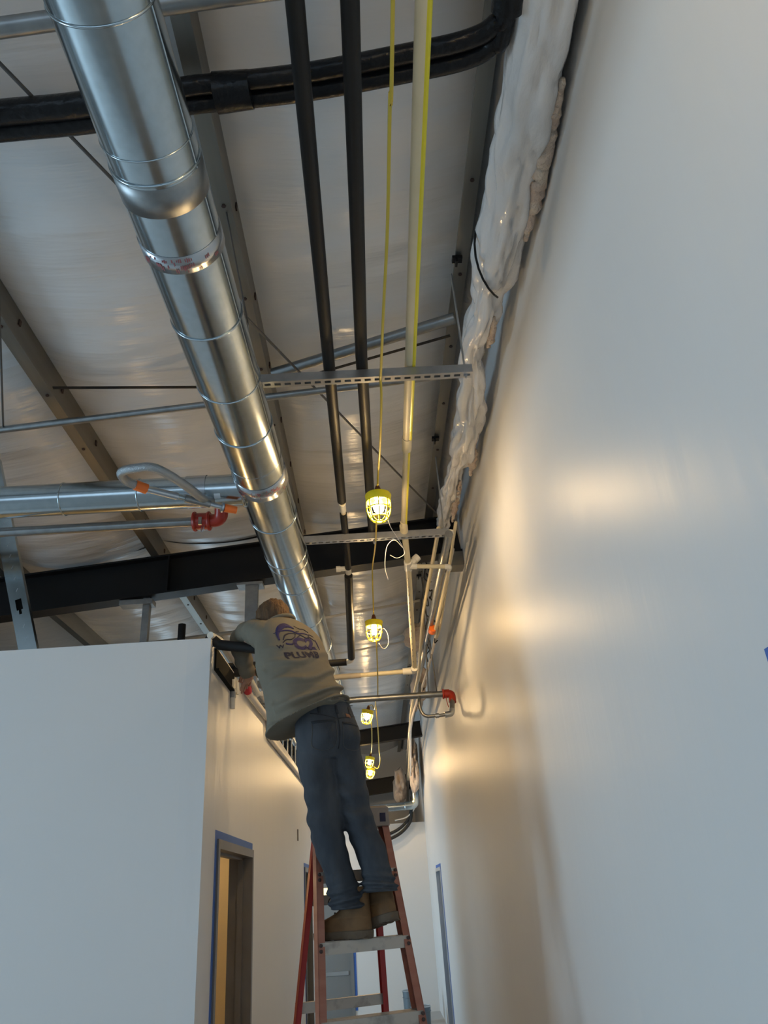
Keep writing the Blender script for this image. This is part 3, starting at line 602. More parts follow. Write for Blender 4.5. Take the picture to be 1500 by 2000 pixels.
# torn insulation hanging further down the corridor
for (c, sc, lb) in (((0.62, 8.9, 4.62), (0.16, 0.35, 0.10), 'torn pink fiberglass hanging near the elbow of the cream pipe'), ((0.70, 10.6, 4.35), (0.10, 0.9, 0.20), 'ragged fiberglass strip above the pale conduits'), ((0.52, 16.4, 3.75), (0.14, 0.3, 0.34), 'grey insulation lump at the far end of the corridor'), ((0.76, 14.8, 3.9), (0.09, 0.5, 0.45), 'torn fiberglass against the right wall at the far end')):
    rr = []
    for i in range(15):
        th = PI*(i+0.02)/14.04; ring_ = []
        for k in range(20):
            ph = 2*PI*k/20; d_ = V((math.sin(th)*math.cos(ph), math.cos(th), math.sin(th)*math.sin(ph)))
            s_ = 1+0.5*noise.noise(d_*2.1+V(c))+0.25*noise.noise(d_*5+V(c)); p = V(c)+V((d_.x*sc[0], d_.y*sc[1], d_.z*sc[2]))*s_
            p.x = min(p.x, XR-0.005); ring_.append(p)
        rr.append(ring_)
    tag(MB().loft(rr).build('torn_insulation', 'fiberglass', smooth='all'), lb, 'insulation')

# far end fittings
fd = thing('far_duct', (0.45, 15.1, 3.2), 'short silver duct with elbow at the far end of the corridor', 'duct')
MB().tube([(-0.4, 15.1, 3.20), (0.62, 15.1, 3.23)], 0.075, 24).build('duct_section', 'galv', fd, smooth=True)
MB().tube(bend([(0.58, 15.1, 3.23), (0.74, 15.1, 3.235), (0.76, 15.1, 3.42), (0.76, 15.2, 3.8)], 0.1), 0.08, 24).build('duct_elbow', 'galv', fd, smooth=True)
MB().ring((0.55, 15.1, 3.228), (1, 0, 0), 0.077, 0.008, 24, 6).build('joint_bead', 'galv', fd, smooth=True)
for dz, r, lb in ((0.0, 0.028, 'upper black hose drooping in front of the far wall'), (-0.09, 0.030, 'lower black hose drooping in front of the far wall')):
    tag(MB().tube(cat([(-0.3, 15.35, 2.80+dz), (0.1, 15.35, 2.76+dz), (0.35, 15.35, 2.82+dz), (0.55, 15.35, 2.95+dz), (0.66, 15.3, 3.12+dz), (0.7, 15.2, 3.4)], 6), r, 10).build('black_hose', 'rubber', smooth='all'), lb, 'hose')
tag(MB().tube(cat([(0.35, 15.3, 3.0), (0.6, 15.3, 3.06), (0.78, 15.2, 3.25), (0.85, 15.1, 3.5)], 6), 0.012, 8).build('white_cable', 'tie_white', smooth='all'), 'white cable looping under the far silver duct', 'cable')
def pail(x, y, r, h, label):
    t = thing('metal_pail', (x, y, FL), label, 'pail')
    MB().lathe((x, y, FL), [(r*0.9, 0), (r, h*0.97), (r*1.04, h*0.97), (r*1.04, h)], 24).build('body', 'can_grey', t, smooth=True)
    MB().ring((x, y, FL+h), (0, 0, 1), r*1.03, 0.008, 24, 6).build('rim', 'alu', t, smooth=True)
    MB().ring((x, y, FL+h*0.8), (0, 0, 1), r*1.0, 0.006, 24, 6).build('hoop', 'can_grey', t, smooth=True)
pail(0.52, 13.7, 0.15, 0.30, 'nearer grey pail on the floor behind the ladder foot')
pail(0.40, 14.3, 0.14, 0.46, 'taller grey pail farther back behind the ladder')

# ------------------------------------------------------------------ caged work lights
def make_lamp():
    t = thing('work_light', (0, 0, 0), 'x', 'work light', 'caged work lights on the cord')
    R = 0.080
    MB().lathe((0, 0, 0), [(0.012, 0.0), (0.018, -0.015), (0.026, -0.05), (0.028, -0.085)], 14).build('socket', 'socket_brown', t, smooth=True)
    bnd = MB(); pr = [(0.030, -0.055), (0.06, -0.058), (R, -0.062), (R+0.004, -0.07), (R-0.004, -0.115), (R-0.007, -0.115), (R-0.002, -0.07), (0.06, -0.064), (0.030, -0.062)]
    rings_ = [[V((r*math.cos(2*PI*k/28), r*math.sin(2*PI*k/28), z)) for k in range(28)] for r, z in pr]
    bnd.loft(rings_+[rings_[0]], caps=False).build('cage_collar', 'cage_yellow', t, smooth=True)
    for k in range(8):
        a_ = 2*PI*k/8; dx, dy = math.cos(a_), math.sin(a_)
        pp = [(R-0.004, -0.11), (R-0.004, -0.16), (R-0.012, -0.20), (0.050, -0.235), (0.022, -0.25)]
        MB().tube(cat([(r*dx, r*dy, z) for r, z in pp], 4), 0.0045, 6).build('cage_rib', 'cage_yellow', t, smooth='all')
    for r, z in ((R-0.004, -0.165), (0.055, -0.228), (0.022, -0.25)):
        MB().ring((0, 0, z), (0, 0, 1), r, 0.0042, 28, 6).build('cage_hoop', 'cage_yellow', t, smooth=True)
    MB().lathe((0, 0, 0), [(0.012, -0.085), (0.016, -0.10), (0.030, -0.125), (0.034, -0.150), (0.030, -0.172), (0.018, -0.187), (0.002, -0.192)], 18).build('bulb', 'bulb', t, smooth='all')
    return t
lamp0 = make_lamp()
LAMPS = [((0.124, 4.1, 4.10), 'nearest caged yellow work light hanging under the second channel', 0.03),
         ((0.078, 6.55, 4.10), 'second caged work light beyond the black rafter', 0.05),
         ((-0.022, 10.1, 4.06), 'third caged work light beside the worker\'s hip', 0.25),
         ((-0.04, 13.3, 3.95), 'fourth caged work light just above the last one', 0.2),
         ((-0.042, 14.4, 3.92), 'last and lowest caged work light down the corridor', 0.2)]
lamps = []
LAMPS.append(((0.18, -0.15, 4.05), 'work light on the overhead cord behind the viewer', 0.0))
for i, (p, lb, tilt) in enumerate(LAMPS):
    o = lamp0 if i == 0 else copy_tree(lamp0)
    o.location = p; o['label'] = lb; o.rotation_euler = (tilt, tilt*0.3, 0.4*i); lamps.append(o)
rl = copy_tree(lamp0); rl.location = (-2.2, 7.25, 2.5); rl['label'] = 'work light inside the near left room'; rl['group'] = 'work lights in the rooms'
tag(MB().tube([(-2.2, 7.25, 2.5), (-2.2, 7.40, 2.7)], 0.005, 6).build('lamp_cord', 'cord_yellow'), 'cord of the work light inside the near left room', 'cord')
def cord(pts, r, m_, label, nm='lamp_cord', sub=6):
    return tag(MB().tube(cat(pts, sub), r, 8).build(nm, m_, smooth='all'), label, 'cord', 'yellow lamp cords' if nm == 'lamp_cord' else None)
cord([(0.18, -2, 4.12), (0.178, 1.19, 4.06), (0.173, 1.5, 4.06), (0.168, 2.0, 4.05), (0.155, 2.45, 4.06), (0.147, 2.98, 4.12), (0.147, 3.06, 4.145), (0.150, 3.2, 4.12), (0.142, 3.6, 4.10), (0.130, 3.95, 4.11), (0.124, 4.1, 4.095)], 0.0065, 'cord_yellow', 'yellow cord running overhead to the nearest work light')
cord([(0.124, 4.1, 4.09), (0.122, 4.35, 4.16), (0.11, 5.04, 4.155), (0.09, 6.1, 4.40), (0.085, 6.3, 4.36), (0.078, 6.55, 4.095)], 0.006, 'cord_yellow', 'yellow cord from the rafter to the second work light')
cord([(0.085, 6.60, 4.09), (0.09, 6.7, 3.86), (0.085, 7.75, 3.66), (0.07, 8.6, 3.80), (0.05, 9.4, 3.85), (0.02, 9.9, 4.02), (-0.022, 10.1, 4.05)], 0.006, 'cord_yellow', 'yellow cord between the second and third work lights')
cord([(-0.022, 10.1, 4.05), (0.0, 10.4, 3.84), (-0.01, 11.5, 3.80), (-0.02, 12.6, 3.90), (-0.04, 13.3, 3.945)], 0.008, 'cord_yellow', 'yellow cord between the third and fourth work lights')
cord([(0.07, 10.0, 4.1), (0.09, 11.0, 3.95), (0.10, 12.2, 3.82), (0.11, 13.0, 3.75), (0.06, 13.5, 3.72), (-0.02, 14.0, 3.85), (-0.042, 14.4, 3.915)], 0.008, 'cord_yellow', 'slack yellow cord right of the far work lights')
cord([(0.165, 4.12, 3.94), (0.19, 4.2, 3.86), (0.24, 4.33, 3.83), (0.275, 4.42, 3.80), (0.28, 4.45, 3.77), (0.23, 4.45, 3.745), (0.185, 4.44, 3.765)], 0.0022, 'tie_white', 'white curled wire tie dangling from the nearest work light', 'wire_tie')
cord([(0.275, 4.42, 3.80), (0.22, 4.36, 3.835), (0.17, 4.36, 3.80), (0.15, 4.37, 3.72), (0.145, 4.38, 3.64), (0.16, 4.39, 3.57)], 0.0022, 'tie_white', 'long white wire tie tail below the nearest work light', 'wire_tie')
cord([(0.12, 6.56, 3.93), (0.165, 6.6, 3.98), (0.20, 6.62, 3.92), (0.195, 6.63, 3.83), (0.15, 6.62, 3.79), (0.11, 6.6, 3.84)], 0.0022, 'tie_white', 'white wire tie loop on the second work light', 'wire_tie')

# ------------------------------------------------------------------ step ladder
TH = math.radians(18); LU = V((math.cos(TH), math.sin(TH), 0)); LF = V((-math.sin(TH), math.cos(TH), 0)); LC = V((-0.15, 4.3, FL)); ZU = V((0, 0, 1))
ld = thing('step_ladder', LC, 'orange brown fiberglass step ladder with metal steps under the worker', 'ladder')
def fr(h, s): return LC+LU*s*(0.178+(2.33-h)*0.062)-LF*(2.33-h)*0.25+ZU*h
def rr_(h, s): return LC+LU*s*(0.165+(2.33-h)*0.085)+LF*(0.08+(2.33-h)*0.205)+ZU*h
def rail(pa, pb, inward, width, lip, nm, mt_):
    """C channel: flat web faces outward, lips point inward"""
    d_ = (pb-pa).normalized(); sd_ = (inward-d_*inward.dot(d_)).normalized(); fw_ = d_.cross(sd_).normalized(); L_ = (pb-pa).length; c = (pa+pb)/2; k = 0.004
    b_ = MB()
    b_.obox(c, d_*L_/2, fw_*width/2, sd_*k/2)
    for s_ in (-1, 1): b_.obox(c+fw_*s_*(width/2-k/2)+sd_*lip/2, d_*L_/2, fw_*k/2, sd_*lip/2)
    return b_.build(nm, mt_, ld)
for s_ in (-1, 1):
    r_ = rail(fr(0.02, s_)+LU*s_*0.016, fr(2.27, s_)+LU*s_*0.016, -LU*s_, 0.075, 0.034, 'front_rail', 'rail_front')
    for h in (0.305, 0.61, 0.915, 1.22, 1.415, 1.72, 2.025):
        for dz in (-0.012, 0.014):
            pass
    MB().obox(fr(0.02, s_)+LU*s_*0.0, LU*0.024, LF*0.05, ZU*0.02).build('foot', 'rubber', ld)
    rail(rr_(0.02, s_), rr_(2.24, s_), -LU*s_, 0.045, 0.026, 'rear_rail', 'rail_rear')
    MB().obox(rr_(0.02, s_), LU*0.02, LF*0.04, ZU*0.02).build('foot', 'rubber', ld)
hs_ = [0.50, 0.805, 1.11, 1.415, 1.72, 2.025]
for h in hs_:
    a_ = fr(h, -1); b_ = fr(h, 1); c = (a_+b_)/2; hwid = (b_-a_).length/2+0.008
    stp = MB().obox(c+LF*0.004, LU*hwid, LF*0.044, ZU*0.0025).obox(c-LF*0.040-ZU*0.024, LU*hwid, LF*0.002, ZU*0.0255).obox(c+LF*0.046-ZU*0.014, LU*hwid, LF*0.002, ZU*0.0145)
    for k in range(5): stp.obox(c+LF*(-0.03+k*0.016)+ZU*0.003, LU*hwid, LF*0.002, ZU*0.0015)
    so = stp.build('step', 'alu_step', ld)
    for s_ in (-1, 1):
        for dz in (-0.008, -0.032):
            p = fr(h, s_)+LU*s_*0.001-LF*0.046+ZU*dz
            MB().lathe(p+LU*s_*0.004, [(0.0085, 0), (0.0085, 0.007), (0.004, 0.009)], 8, axis=-LF).build('rivet', 'bolt', so)
for h in (0.45, 0.95, 1.42, 1.9):
    a_ = rr_(h, -1); b_ = rr_(h, 1); c = (a_+b_)/2; hwid = (b_-a_).length/2
    MB().obox(c, LU*hwid, LF*0.003, ZU*0.022).obox(c+LF*0.012+ZU*0.022, LU*hwid, LF*0.014, ZU*0.002).obox(c+LF*0.012-ZU*0.022, LU*hwid, LF*0.014, ZU*0.002).build('rear_bar', 'alu_step', ld)
capc = LC+ZU*2.295+LF*0.03+LU*0.012
capo = []
for z_, wx, wy in ((-0.06, 0.195, 0.10), (0.03, 0.192, 0.098), (0.042, 0.182, 0.088)):
    capo.append([capc+ZU*z_+LU*sx*wx+LF*sy*wy for sx, sy in ((-1, -1), (-0.96, -1.06), (0.96, -1.06), (1, -1), (1, 1), (0.96, 1.06), (-0.96, 1.06), (-1, 1))])
co = MB().loft(capo).build('top_cap', 'cap_grey', ld)
MB().obox(capc-LF*0.106+LU*0.155-ZU*0.018, LU*0.016, LF*0.001, ZU*0.022).build('sticker', 'ink_dark', co)
for s_ in (-1, 1):
    p0 = fr(1.25, s_)-LU*s_*0.02; p1_ = rr_(1.25, s_)-LU*s_*0.012
    MB().bar(p0, (p0+p1_)/2-ZU*0.01, ZU, 0.022, 0.004).bar((p0+p1_)/2-ZU*0.01, p1_, ZU, 0.022, 0.004).build('spreader', 'alu_step', ld)

# ------------------------------------------------------------------ the worker
STEP = FL+1.72+0.005
pw = thing('person', (-0.1, 4.12, STEP), 'worker in grey printed shirt, blue jeans and brown boots standing on the ladder', 'person')
PH = math.radians(40); TF = V((-math.sin(PH), math.cos(PH), 0)); TL = V((-math.cos(PH), -math.sin(PH), 0))   # torso facing and its left
J = dict(pel=(-0.245, 4.10, 2.62), sp=(-0.34, 4.12, 2.85), ch=(-0.43, 4.18, 3.08), nk=(-0.485, 4.225, 3.20), hd=(-0.545, 4.25, 3.31), ht=(-0.57, 4.26, 3.38),
         lh=(-0.315, 4.06, 2.55), lk=(-0.262, 4.075, 2.12), la=(-0.165, 4.115, 1.80),
         rh=(-0.175, 4.14, 2.55), rk=(-0.10, 4.09, 2.15), ra=(-0.012, 4.085, 1.87),
         ls=(-0.575, 4.10, 3.15), le=(-0.775, 4.40, 3.235), lw=(-0.745, 4.56, 3.04), rs=(-0.33, 4.30, 3.13), re=(-0.52, 4.56, 3.05), rw=(-0.72, 4.72, 3.12))
names = list(J); idx = {k: i for i, k in enumerate(names)}
verts = [V(J[k]) for k in names]; rad = dict(pel=.12, sp=.115, ch=.12, nk=.055, hd=.085, ht=.08, lh=.085, lk=.058, la=.042, rh=.085, rk=.058, ra=.042, ls=.055, le=.042, lw=.028, rs=.055, re=.042, rw=.028)
rads = [rad[k] for k in names]
edges_ = [(idx[a], idx[b]) for a, b in (('pel', 'sp'), ('sp', 'ch'), ('ch', 'nk'), ('nk', 'hd'), ('hd', 'ht'), ('pel', 'lh'), ('lh', 'lk'), ('lk', 'la'), ('pel', 'rh'), ('rh', 'rk'), ('rk', 'ra'), ('ch', 'ls'), ('ls', 'le'), ('le', 'lw'), ('ch', 'rs'), ('rs', 're'), ('re', 'rw'))]
def hand(wrist, fwd, side, nrm):
    """palm and five bent fingers of unequal length"""
    wi = idx[wrist]; wp = V(J[wrist]); fwd = fwd.normalized(); side = (side-fwd*side.dot(fwd)).normalized(); nrm = nrm.normalized()
    verts.append(wp+fwd*0.045); rads.append(0.027); pm = len(verts)-1; edges_.append((wi, pm))
    for k, (o, L_) in enumerate(((-0.032, .070), (-0.011, .080), (0.011, .076), (0.032, .060))):
        base = wp+fwd*0.085+side*o; pr = pm
        for j, (t, cu) in enumerate(((0.0, 0.0), (0.45, 0.012), (0.8, 0.038), (0.95, 0.062))):
            verts.append(base+fwd*L_*t*(0.85)+nrm*cu); rads.append(0.0095-0.0008*j); edges_.append((pr, len(verts)-1)); pr = len(verts)-1
    base = wp+fwd*0.03-side*0.035; pr = pm
    for t, cu in ((0, 0.005), (0.03, 0.02), (0.055, 0.04)):
        verts.append(base+fwd*t-side*0.012+nrm*cu); rads.append(0.0105); edges_.append((pr, len(verts)-1)); pr = len(verts)-1
hand('lw', V((-0.2, 0.8, 0.1)), V((0.6, 0.2, 0.6)), V((-0.2, 0, -1)))
hand('rw', V((-0.7, 0.6, 0.1)), V((0.5, 0.6, 0)), V((0, 0, -1)))
me = bpy.data.meshes.new('body'); o0 = ORG[pw.name]; me.from_pydata([p-o0 for p in verts], edges_, [])
body = bpy.data.objects.new('body', me); COL.objects.link(body); body.parent = pw; ORG[body.name] = o0
sk_ = body.modifiers.new('skin', 'SKIN')
for i, sv in enumerate(me.skin_vertices[0].data):
    sv.radius = (rads[i], rads[i]); sv.use_root = (i == 0)
sb = body.modifiers.new('sub', 'SUBSURF'); sb.levels = 2; sb.render_levels = 2; sk_.use_smooth_shade = True
me.materials.append(MATS['skin'])

def ell(c, e1, e2, a_, b_, n_=40, p_=2.3, fn=None):
    out = []
    for k in range(n_):
        an = 2*PI*k/n_; ca, sa = math.cos(an), math.sin(an); r_ = 1/((abs(ca)**p_+abs(sa)**p_)**(1/p_)); q_ = V(c)+e1*(a_*r_*ca)+e2*(b_*r_*sa)
        if fn: q_ = fn(q_, an)
        out.append(q_)
    return out
def interp(keys, n_):
    """smooth interpolation of tuples along 0..1"""
    out = []; m_ = len(keys)-1
    for i in range(n_+1):
        t = i/n_*m_; k = min(int(t), m_-1); u = t-k
        p0, p1_, p2_, p3 = keys[max(k-1, 0)], keys[k], keys[k+1], keys[min(k+2, m_)]
        out.append([0.5*((2*b)+(c-a_)*u+(2*a_-5*b+4*c-d_)*u*u+(3*b-a_-3*c+d_)*u**3) for a_, b, c, d_ in zip(p0, p1_, p2_, p3)])
    return out
# jeans
jb = MB()
def leg(keys, seed, ph):
    rg = []; e1 = V((-math.cos(ph), -math.sin(ph), 0)); e2 = V((-math.sin(ph), math.cos(ph), 0))
    K = interp(keys, 64)
    for i, (x, y, z, a_, b_) in enumerate(K):
        t = i/64
        def wr(q_, an, t=t, x=x, y=y):
            d_ = V((q_.x-x, q_.y-y, 0)).normalized()
            knee = math.exp(-((t-0.55)/0.16)**2); cuff = math.exp(-((t-0.06)/0.10)**2)
            s_ = 0.010*noise.noise(V((an*0.7+seed, t*11, seed)))+0.017*cuff*math.sin(t*95+2.2*math.sin(an+seed))+0.014*knee*math.sin(t*62+2.4*math.sin(an*1+seed*2))*(0.6+0.6*noise.noise(V((an, t*5, seed))))
            return q_+d_*s_
        rg.append(ell((x, y, z), e1, e2, a_, b_, 36, 2.1, wr))
    jb.loft(rg)
leg([(-0.172, 4.10, 1.735, .080, .078), (-0.190, 4.095, 1.84, .075, .080), (-0.232, 4.085, 1.98, .074, .083), (-0.262, 4.075, 2.12, .083, .088), (-0.285, 4.075, 2.30, .092, .098), (-0.305, 4.085, 2.45, .098, .110), (-0.302, 4.09, 2.58, .095, .115)], 1.3, math.radians(30))
leg([(0.000, 4.085, 1.80, .083, .080), (-0.014, 4.08, 1.88, .076, .080), (-0.052, 4.075, 2.02, .074, .083), (-0.104, 4.085, 2.15, .084, .088), (-0.140, 4.10, 2.32, .092, .098), (-0.165, 4.115, 2.46, .096, .108), (-0.178, 4.12, 2.58, .095, .112)], 4.7, math.radians(30))
jph = math.radians(32); j1 = V((-math.cos(jph), -math.sin(jph), 0)); j2 = V((-math.sin(jph), math.cos(jph), 0))
pk = interp([(-0.238, 4.105, 2.44, .150, .100), (-0.240, 4.10, 2.52, .172, .130), (-0.245, 4.10, 2.60, .176, .135), (-0.255, 4.105, 2.68, .168, .122), (-0.27, 4.11, 2.76, .155, .112)], 20)
def bum(q_, an):
    # seat: two cheeks towards the back (-j2)
    d_ = (q_-V((-0.243, 4.10, q_.z))); s_ = d_.dot(j1); bk = max(0, -d_.dot(j2)/0.13); g = math.exp(-((q_.z-2.55)/0.07)**2)
    return q_-j2*(0.035*bk*g*(1-math.exp(-(s_/0.05)**2)))
jb.loft([ell((x, y, z), j1, j2, a_, b_, 44, 2.2, bum) for x, y, z, a_, b_ in pk])
jeans = jb.build('jeans', 'denim', pw)
def blend(o, vox, it=3):
    m_ = o.modifiers.new('remesh', 'REMESH'); m_.mode = 'VOXEL'; m_.voxel_size = vox; m_.use_smooth_shade = True
    m2 = o.modifiers.new('smooth', 'SMOOTH'); m2.iterations = it; m2.factor = 0.5
blend(jeans, 0.0068, 2)
# shirt
tb = MB()
keys = [(-0.335, 4.085, 2.655, .215, .185), (-0.340, 4.09, 2.72, .212, .180), (-0.365, 4.105, 2.82, .206, .172), (-0.395, 4.13, 2.93, .205, .160), (-0.425, 4.16, 3.04, .212, .148), (-0.452, 4.185, 3.145, .205, .135), (-0.472, 4.20, 3.215, .170, .110), (-0.500, 4.215, 3.270, .098, .085)]
K = interp(keys, 110); rg = []
for i, (x, y, z, a_, b_) in enumerate(K):
    t = i/110
    def wr(q_, an, t=t, x=x, y=y):
        d_ = V((q_.x-x, q_.y-y, 0)).normalized(); sl = d_.dot(TL); sf = d_.dot(TF)
        low = max(0, 1-t/0.62)
        # curved folds sweeping from the right hip round the back towards the left front hem
        ph_ = t*46-3.2*(1-sl)*0.9+1.3*math.sin(2.2*sl)+2.2*noise.noise(V((an*0.6, t*3, 2)))
        bk = min(1, max(0.0, 0.55-0.9*sf-0.25*sl))
        f_ = 0.027*low**0.7*bk*(math.sin(ph_)-0.35*math.cos(2*ph_))+0.035*math.exp(-((t-0.42)/0.22)**2)*max(0, 0.75*sl+0.45*sf)
        f_ += (0.010 if t < 0.5 else 0.004)*noise.noise(V((an*1.2, t*6, 5)))
        hem = max(0, 1-t/0.30)
        drop = -0.085*hem*(0.62*sl+0.78*sf)                      # front and left of the hem hang lower
        out = 0.03*hem*max(0, 0.6*sl+0.6*sf)
        return q_+d_*(f_+out)+V((0, 0, drop))
    rg.append(ell((x, y, z), TL, TF, a_, b_, 72, 2.25, wr))
tb.loft(rg)
def sleeve(pts, rs, seed):
    P = cat(pts, 10); R_ = []
    n_ = len(P); m_ = len(rs)-1
    for i in range(n_):
        t = i/(n_-1)*m_; k = min(int(t), m_-1); R_.append((rs[k]*(1-(t-k))+rs[k+1]*(t-k))*(1+0.07*math.sin(i*1.1+seed)))
    tb.tube(P, R_, 24)
sleeve([(-0.50, 4.15, 3.11), (-0.585, 4.12, 3.155), (-0.685, 4.26, 3.235), (-0.775, 4.40, 3.235), (-0.768, 4.48, 3.13), (-0.748, 4.55, 3.05)], (.085, .085, .072, .066, .056, .046), 0.5)
sleeve([(-0.40, 4.24, 3.10), (-0.34, 4.31, 3.10), (-0.44, 4.46, 3.06), (-0.52, 4.56, 3.05), (-0.62, 4.64, 3.09), (-0.70, 4.705, 3.115)], (.085, .085, .072, .066, .056, .046), 1.5)
shirt = tb.build('shirt', 'shirt', pw); blend(shirt, 0.006, 1)
# collar
MB().ring((-0.505, 4.22, 3.275), (-0.22, 0.1, 0.97), 0.078, 0.012, 28, 8).build('collar', 'shirt', shirt, smooth='all')
# head: hair over the skull, ears, face turned into the work
hc = V((-0.560, 4.26, 3.312)); up_h = V((-0.35, 0.30, 0.89)).normalized(); fh = (TF*0.93+V((0, 0, -0.5))); fh = (fh-up_h*fh.dot(up_h)).normalized(); sh = up_h.cross(fh)   # sh: its left
def headpt(an, ph, R_): 
    d_ = fh*math.cos(an)*math.cos(ph)*1.12+sh*math.sin(an)*math.cos(ph)*0.90+up_h*math.sin(ph)*1.12
    return hc+d_*R_
hr = []
for i in range(19):
    ph = -PI/2+PI*(i+0.03)/18.06; ring_ = []
    for k in range(36):
        an = 2*PI*k/36; n_ = 0.006*noise.noise(V((an*4, ph*6, 1)))+0.004*noise.noise(V((an*11, ph*9, 4)))
        face = math.cos(an) > 0.35 and ph < 0.35
        low = ph < -0.95 and math.cos(an) > -0.2
        ring_.append(headpt(an, ph, (0.108+1.6*n_) if not (face or low) else 0.080))
    hr.append(ring_)
hair = MB().loft(hr).build('hair', 'hair', pw, smooth='all')
fs_ = []
for i in range(17):
    ph = -PI/2+PI*(i+0.03)/16.06; ring_ = []
    for k in range(32):
        an = 2*PI*k/32; r_ = 0.0885
        if math.cos(an) > 0.9 and -0.35 < ph < 0.12: r_ += 0.022*(1-abs(math.sin(an))*2.2)*(0.5-ph)          # nose
        if math.cos(an) > 0.5 and -1.0 < ph < -0.45: r_ += 0.006                                             # chin
        if abs(math.sin(an)) > 0.25 and abs(math.sin(an)) < 0.5 and math.cos(an) > 0 and abs(ph-0.08) < 0.12: r_ -= 0.006   # eye sockets
        if math.cos(an) < 0.15: r_ -= 0.006
        ring_.append(headpt(an, ph, r_))
    fs_.append(ring_)
hd = MB().loft(fs_).build('head', 'skin', pw, smooth='all')
for s_ in (-1, 1):
    ec = hc+sh*s_*0.084-fh*0.002-up_h*0.012
    er = []
    for i in range(9):
        th = PI*(i+0.1)/8.2; er.append([ec+up_h*math.cos(th)*0.030+(fh*math.cos(a_)*0.018+sh*math.sin(a_)*0.009)*math.sin(th) for a_ in [2*PI*k/12 for k in range(12)]])
    MB().loft(er).build('ear', 'skin', hd, smooth='all')
    MB().lathe(hc+fh*0.086+sh*s_*0.032+up_h*0.012, [(0.004, -0.004), (0.010, 0), (0.006, 0.006), (0.001, 0.008)], 10, axis=fh).build('eye', 'cpvc_white', hd, smooth='all')
MB().tube([hc+fh*0.094+sh*q_*0.022-up_h*(0.045+0.004*abs(q_)) for q_ in (-1, -0.5, 0, 0.5, 1)], 0.005, 8).build('mouth', 'leather_patch', hd, smooth='all')

# boots
def boot(ank, dirx, pitch, roll_, nm_lace):
    fx = V(dirx).normalized(); sx = V((-fx.y, fx.x, 0)); R0 = Matrix.Rotation(pitch, 3, sx); fx = R0 @ fx; zx = sx.cross(fx)*-1
    if zx.z < 0: zx = -zx
    o_ = V(ank)
    def P(d_, s_, z_): return o_+fx*d_+sx*s_+zx*z_
    def ringb(z_, c_, hl, hw_, sq=2.5, n_=36):
        out = []
        for k in range(n_):
            an = 2*PI*k/n_; ca, sa = math.cos(an), math.sin(an); r_ = 1/((abs(ca)**sq+abs(sa)**sq)**(1/sq)); dd = c_+hl*r_*ca
            waist = 1-0.16*math.exp(-((dd-0.03)/0.05)**2)-0.10*max(0, -dd/0.09)
            out.append(P(dd, hw_*r_*sa*(waist if z_ < 0.09 else 1), z_))
        return out
    up_ = interp([(.030, .058, .148, .053), (.055, .058, .147, .055), (.080, .040, .128, .053), (.100, .018, .104, .050), (.125, -.004, .080, .047), (.155, -.014, .068, .047), (.19, -.016, .066, .050), (.225, -.018, .067, .053)], 28)
    u_ = MB().loft([ringb(z_+0.004*noise.noise(V((z_*30, c_*9, dirx[0]))), c_, hl, hw_) for z_, c_, hl, hw_ in up_]).build('boot', 'boot', pw, smooth='all')
    so_ = MB().loft([ringb(z_, .058, hl, hw_) for z_, hl, hw_ in ((0.0, .150, .054), (0.004, .154, .057), (0.022, .156, .059), (0.032, .156, .059), (0.036, .150, .055))])
    so_.build('sole', 'sole', u_, smooth=True)
    for k in range(6):
        MB().obox(P(-0.07+0.05*k, 0, -0.0005), fx*0.012, sx*0.040, zx*0.0025).build('tread', 'sole', u_)
    MB().tube(cat([P(-0.078, -0.012, 0.20), P(-0.096, -0.006, 0.225), P(-0.098, 0.006, 0.225), P(-0.078, 0.012, 0.20)], 4), 0.006, 8).build('pull_loop', 'boot', u_, smooth='all')
    for k in range(4):
        zz = 0.095+0.03*k; dd = 0.088-0.022*k
        MB().tube(cat([P(dd-0.012, -0.035, zz), P(dd+0.012, 0, zz+0.02), P(dd-0.012, 0.035, zz)], 4), 0.003, 6).build('lace', 'lace', u_, smooth='all')
    MB().tube(cat([P(0.055, 0.01, 0.165), P(0.10, 0.035, 0.185), P(0.115, 0.045, 0.155), P(0.085, 0.03, 0.135), P(0.06, 0.01, 0.15)], 5), 0.0025, 6).build('lace_loop', 'lace', u_, smooth='all')
    return u_
boot((-0.140, 4.135, STEP+0.002), (-0.93, 0.30, 0), 0.0, 0, 'l')
boot((0.005, 4.15, STEP+0.055), (-0.62, 0.62, 0), 0.20, 0, 'r')

